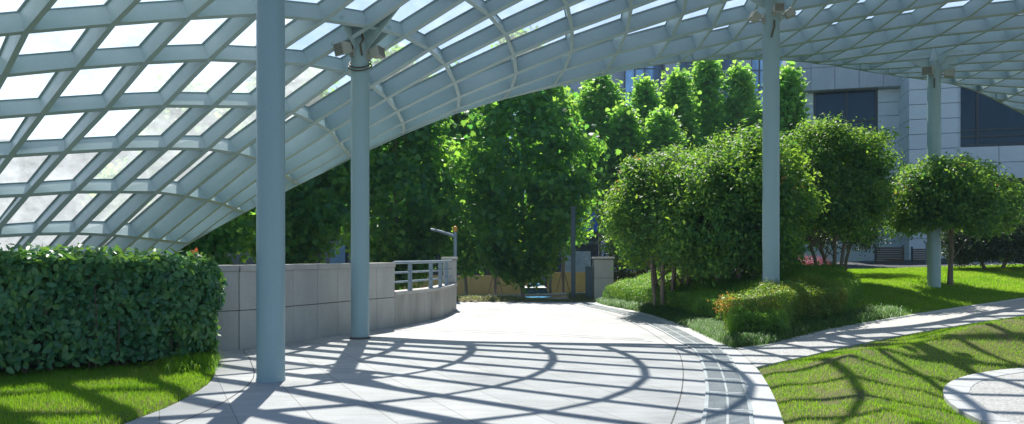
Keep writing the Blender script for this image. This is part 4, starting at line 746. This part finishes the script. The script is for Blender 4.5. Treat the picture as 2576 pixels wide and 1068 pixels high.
# clipped hedges
def hedge(name,poly,h,nl,size,shape,mat,label,seed,depth=.07,cell=.25,bump=.06,stems=60,cat='hedge',group=None,zf=None,side=.5,lo=.06,loose=.06):
    r=np.random.default_rng(seed); poly=np.array(poly,float); c=poly.mean(0)
    zf=zf or (lambda P: terrain(P)+.02)
    t=thing(name,label,cat,(c[0],c[1],float(zf(c[None])[0])),group)
    e=np.roll(poly,-1,0)-poly; L=np.linalg.norm(e,axis=1); per=L.sum(); ns=int(nl*side)
    s=r.uniform(0,per,ns); cs=np.concatenate([[0],np.cumsum(L)]); k=np.searchsorted(cs,s,side='right')-1; k=np.clip(k,0,len(L)-1)
    p=poly[k]+(e[k]/L[k][:,None])*(s-cs[k])[:,None]
    area=.5*np.sum(poly[:,0]*np.roll(poly[:,1],-1)-np.roll(poly[:,0],-1)*poly[:,1]); sg=np.sign(area)
    nn=np.stack([e[k][:,1],-e[k][:,0]],1)/L[k][:,None]*sg
    tz_=lo+(1-lo)*r.uniform(0,1,ns)**.85
    P3=np.column_stack([p,np.zeros(ns)]); bp=bump*lump(np.column_stack([p*3.1,tz_*h*3.1]),seed,1.)
    inn=r.exponential(depth,ns)-.03+.18*np.maximum(0,tz_-.86)**1.0
    p2=p-nn*(inn-bp)[:,None]; z=zf(p)+tz_*h-.0; A=np.column_stack([p2,z]); NA=np.column_stack([nn,np.full(ns,.35)])
    nt_=nl-ns; mn,mxx=poly.min(0),poly.max(0); Q=r.uniform(mn,mxx,(int(nt_*2.6)+50,2)); Q=Q[inside(Q,poly)][:nt_]; dq=segd(Q,poly)
    bz=bump*.9*lump(np.column_stack([Q*3.1,np.zeros(len(Q))]),seed+1,1.); zt_=zf(Q)+h-r.exponential(depth*.9,len(Q))+.03+bz-.10*np.exp(-dq/.09)
    zt_=zt_+np.where(r.random(len(Q))<.10,r.uniform(0,loose,len(Q)),0); Bq=np.column_stack([Q,zt_]); NB=np.tile([0,0,1.],(len(Q),1))
    P=np.vstack([A,Bq]); N=np.vstack([NA,NB])+r.normal(size=(len(A)+len(Bq),3))*.55
    T=np.vstack([np.column_stack([nn*.4,np.full(ns,-.5)]),np.tile([0,0,.6],(len(Bq),1))])+r.normal(size=P.shape)*.55
    leaves('foliage',P,N,size*(.65+.7*r.random(len(P))),shape,M[mat],t,T)
    # woody inside
    b=MB(); random.seed(seed); q=r.uniform(mn,mxx,(stems*3,2)); q=q[inside(q,poly)]; q=q[segd(q,poly)>.12][:stems]; dq=segd(q,poly)
    for (x,y),dd in zip(q,dq):
        z0=float(zf(np.array([[x,y]]))[0]); n_=3
        for j in range(n_):
            an=random.uniform(0,6.28); rr=random.uniform(.02,max(.03,min(.25,dd-.14))); limb(b,(x,y,z0-.05),(x+rr*math.cos(an),y+rr*math.sin(an),z0+h*random.uniform(.75,.95)),.014,.005,5,.1,3)
    b.build('stems',M['twig'],t)
    # filler leaves added inside so that little daylight comes through
    ni=int(nl*.35); Q=r.uniform(mn,mxx,(ni*3,2)); Q=Q[inside(Q,poly)]; Q=Q[segd(Q,poly)>.10][:ni]
    z=zf(Q)+h*(.10+.8*r.random(len(Q))); leaves('inner_leaves',np.column_stack([Q,z]),r.normal(size=(len(Q),3)),size*1.25,shape,M[mat],t)
    return t
HP=[(-4.32,10.85),(-4.50,10.2),(-5.1,9.75),(-6.3,8.95),(-8.2,7.75),(-9.6,6.9),(-10.3,8.0),(-8.6,9.2),(-6.9,10.4),(-5.6,11.25),(-4.7,11.35)]
h1=hedge('hedge',HP,1.525,36000,.105,'oval','hedgeleaf','thick glossy dark green hedge in front of the canopy foot, one red sprig on top',601,.09,bump=.09,stems=110,side=.62,lo=.10,loose=.13,zf=lambda P:terrain(P)*.5)
P=np.array([(-4.56,10.75,1.62),(-4.54,10.75,1.67),(-4.60,10.76,1.65),(-4.50,10.74,1.60)])-np.array([0.,.12,0])
leaves('red_sprig',P,np.array([(0,-1,.3),(.3,-1,.2),(-.3,-1,.5),(.2,-.6,1)]),.085,'oval',M['redleaf'],h1,np.array([(.3,0,1),(.1,.1,1.2),(-.6,0,.8),(1,0,.1)]))
h1.children[-1]['label']='red young leaves'
hedge('clipped_shrub',[(3.05,24.2),(3.6,22.6),(4.15,20),(4.35,17.5),(4.35,15.6),(4.6,14.6),(6.0,15.6),(6.3,17.5),(6.2,20),(5.8,23),(4.4,25.2)],.58,62000,.055,'slim','box','long bright green clipped shrub mass along the paving under the round trees',611,.07,bump=.12,loose=.09,stems=40,group='clipped shrubs of the planting bed',side=.42)
hedge('clipped_shrub',[(4.05,13.75),(4.7,13.75),(6.0,14.75),(7.2,15.75),(7.35,16.5),(6.5,16.6),(5.4,15.9),(4.4,14.9)],.72,42000,.052,'slim','boxyel','yellowing clipped shrub block at the corner of the path with bare twigs showing',612,.09,bump=.16,loose=.10,stems=110,group='clipped shrubs of the planting bed',side=.55)
hedge('clipped_shrub',[(6.6,17.0),(7.7,16.9),(8.6,18.2),(9.2,20.6),(8.0,21.4),(6.6,20.0)],.55,30000,.055,'slim','box','bright flat topped shrub block behind the third column, edging the lawn',613,.07,bump=.12,loose=.08,stems=30,group='clipped shrubs of the planting bed',side=.4)
hedge('clipped_shrub',[(3.9,13.35),(4.6,13.3),(5.1,13.75),(4.9,14.1),(4.2,13.95)],.5,9000,.05,'slim','box','small green shrub clump at the very corner between paving and path',614,.07,bump=.12,loose=.10,stems=16,group='clipped shrubs of the planting bed',side=.55)
cs=[o for o in C.objects if o.get('label','').startswith('yellowing clipped')][0]
n=500; P=np.column_stack([4.12+RNG.normal(0,.13,n),13.95+RNG.normal(0,.16,n),tz(4.2,14)+.62+RNG.normal(0,.09,n)]); leaves('young_leaves',P,RNG.normal(size=(n,3))+np.array([0,-.6,.5]),.06,'slim',M['osmtip'],cs)
# low ground cover strip beyond the paving
n=7000; Q=np.column_stack([RNG.uniform(-3.6,2.9,n),RNG.uniform(25.28,27.2,n)]); leaves('ground_cover',np.column_stack([Q,terrain(Q)+RNG.uniform(0,.05,n)]),RNG.normal(size=(n,3))*.6+np.array([0,-.2,1]),.09,'slim',M['cover'],None)
struct(bpy.context.scene.objects['ground_cover'],'stuff','low yellowish ground cover strip beyond the paving edge')
# grass blades
def blades(name,Q,hgt,wid,mat,lean=.35,label=None,tuft=False):
    n=len(Q); z=terrain(Q); th=RNG.uniform(0,6.283,n); a=np.stack([np.cos(th),np.sin(th)],1); h=hgt*(.55+.9*RNG.random(n)); ln=lean*h*RNG.normal(size=n)
    b=np.stack([-a[:,1],a[:,0]],1)*(wid*.5); base=np.column_stack([Q,z-.005])
    if not tuft:
        V=np.stack([base+np.column_stack([b,np.zeros(n)]),base-np.column_stack([b,np.zeros(n)]),base+np.column_stack([a*ln[:,None],h])],1); F=np.arange(n*3).reshape(-1,3)
    else:
        out=np.abs(ln)+.4*h; m=base+np.column_stack([a*(out*.45)[:,None],h]); tp=base+np.column_stack([a*out[:,None]*1.25,h*.55]); bb=np.column_stack([b,np.zeros(n)])
        V=np.stack([base+bb*.6,base-bb*.6,m-bb,tp,m+bb],1); F=(np.arange(n)[:,None,None]*5+np.array([(0,1,2),(0,2,4),(4,2,3)])[None]).reshape(-1,3)
    o=npmesh(name,V.reshape(-1,3),F,M[mat]); struct(o,'stuff',label); return o
def bare(Q,th=.0): # worn patches
    v=lump(np.column_stack([Q*1.15,np.zeros(len(Q))]),77,1.2)+.5*lump(np.column_stack([Q*3.3,np.zeros(len(Q))]),78,1.2); return v>th
def scatter(n,x0,x1,y0,y1,polys,cond=None,margin=.0):
    Q=np.column_stack([RNG.uniform(x0,x1,n),RNG.uniform(y0,y1,n)]); k=np.ones(n,bool)
    for p in polys: k&=sdist(Q,p)>margin
    Q=Q[k]; 
    if cond is not None: Q=Q[cond(Q)]
    return Q
ALL=[plaza_poly,path_poly,disc_poly]
Q=scatter(150000,-7.5,-3.4,5.2,12.2,ALL,lambda q:(q[:,1]<np.interp(q[:,0],[-9.6,-8.2,-6.3,-5.1,-4.5],[7.2,8.1,9.3,10.1,11.6])+.25),-.03)
Q=Q[~(bare(Q,.55)&(RNG.random(len(Q))<.55))]; blades('grass',Q,.045,.006,'grass',.45,'short green lawn grass in front of the dark hedge')
below=lambda q: q[:,1]<np.interp(q[:,0],[p[0] for p in pw],[p[1] for p in pw])
Q=scatter(420000,2.3,13,5.5,17.5,ALL,lambda q: below(q)&(q[:,0]<.72*q[:,1]+.6),-.02)
bm=bare(Q,.34); Q=Q[~(bm&(RNG.random(len(Q))<.78))]; blades('grass',Q,.034,.006,'grass',.55,'worn lawn grass on the low mound between path and round terrace')
up_=lambda q:(q[:,1]>np.interp(q[:,0],[p[0] for p in pu],[p[1] for p in pu]))
Q=scatter(330000,7.0,19.5,15.,28.5,ALL,lambda q: up_(q)&(q[:,0]<.72*q[:,1]+.8)&(q[:,0]>7.2+.12*(q[:,1]-15)),-.02); Q=Q[~(bare(Q,.75)&(RNG.random(len(Q))<.5))]
blades('grass',Q,.055,.011,'grass',.4,'bright lawn grass round the lawn column and small tree')
# strap-leaved border plants along paving and path
cent=[]
for p in offs(pr,-.22):
    if 13.2<p[1]<24.6: cent.append(p)
for p in offs(pu,.30):
    if 3.9<p[0]<8.6: cent.append(p)
cent=np.array(cent); k=RNG.integers(0,len(cent),26000); Q=cent[k]+RNG.normal(size=(26000,2))*np.array([.17,.17]); Q=Q[(sdist(Q,plaza_poly)>-.06)&(sdist(Q,path_poly)>-.05)]
blades('border_grass',Q,.16,.007,'strap',.5,'arching strap leaved border plants along the shrub bed',True)
# loose weeds at the right end of the dark hedge
Q=np.column_stack([RNG.normal(-4.42,.16,2600),RNG.normal(10.55,.5,2600)]); Q=Q[sdist(Q,plaza_poly)>-.05]; blades('weeds',Q,.13,.006,'grass',.5,'loose green weeds at the right end of the hedge',True)
# stepping stones on the far side of the mound
for k,(px,py,lb) in enumerate(((2580,862,'pale flat stepping stone on the mound, nearer the path'),(2662,864,'pale flat stepping stone on the mound at the picture edge'))):
    Y=15.1; x=(px-CX)/FPX*Y; zz=H-(py-HY)/FPX*Y; b=MB(); b.prism([(x-.38,Y-.32),(x+.25,Y-.42),(x+.45,Y+.25),(x-.2,Y+.36)],zz-.5,zz+.01); tag(b.build('stepping_stone',M['border'],None,bevel=.01),lb,'stepping stone','stepping stones across the mound')

# thin blue air between the camera and the far buildings
b=MB(); b.box(-405,405,-125,425,-2.75,40); hz=b.build('haze',M['steel']); hz.data.materials.clear(); m,nt,out=newmat('pale_air'); v=nt.nodes.new('ShaderNodeVolumePrincipled'); v.inputs['Density'].default_value=.0006; v.inputs['Color'].default_value=(.62,.82,1,1); nt.links.new(v.outputs[0],out.inputs['Volume']); hz.data.materials.append(m); struct(hz,'stuff','thin pale blue air haze over the whole place')
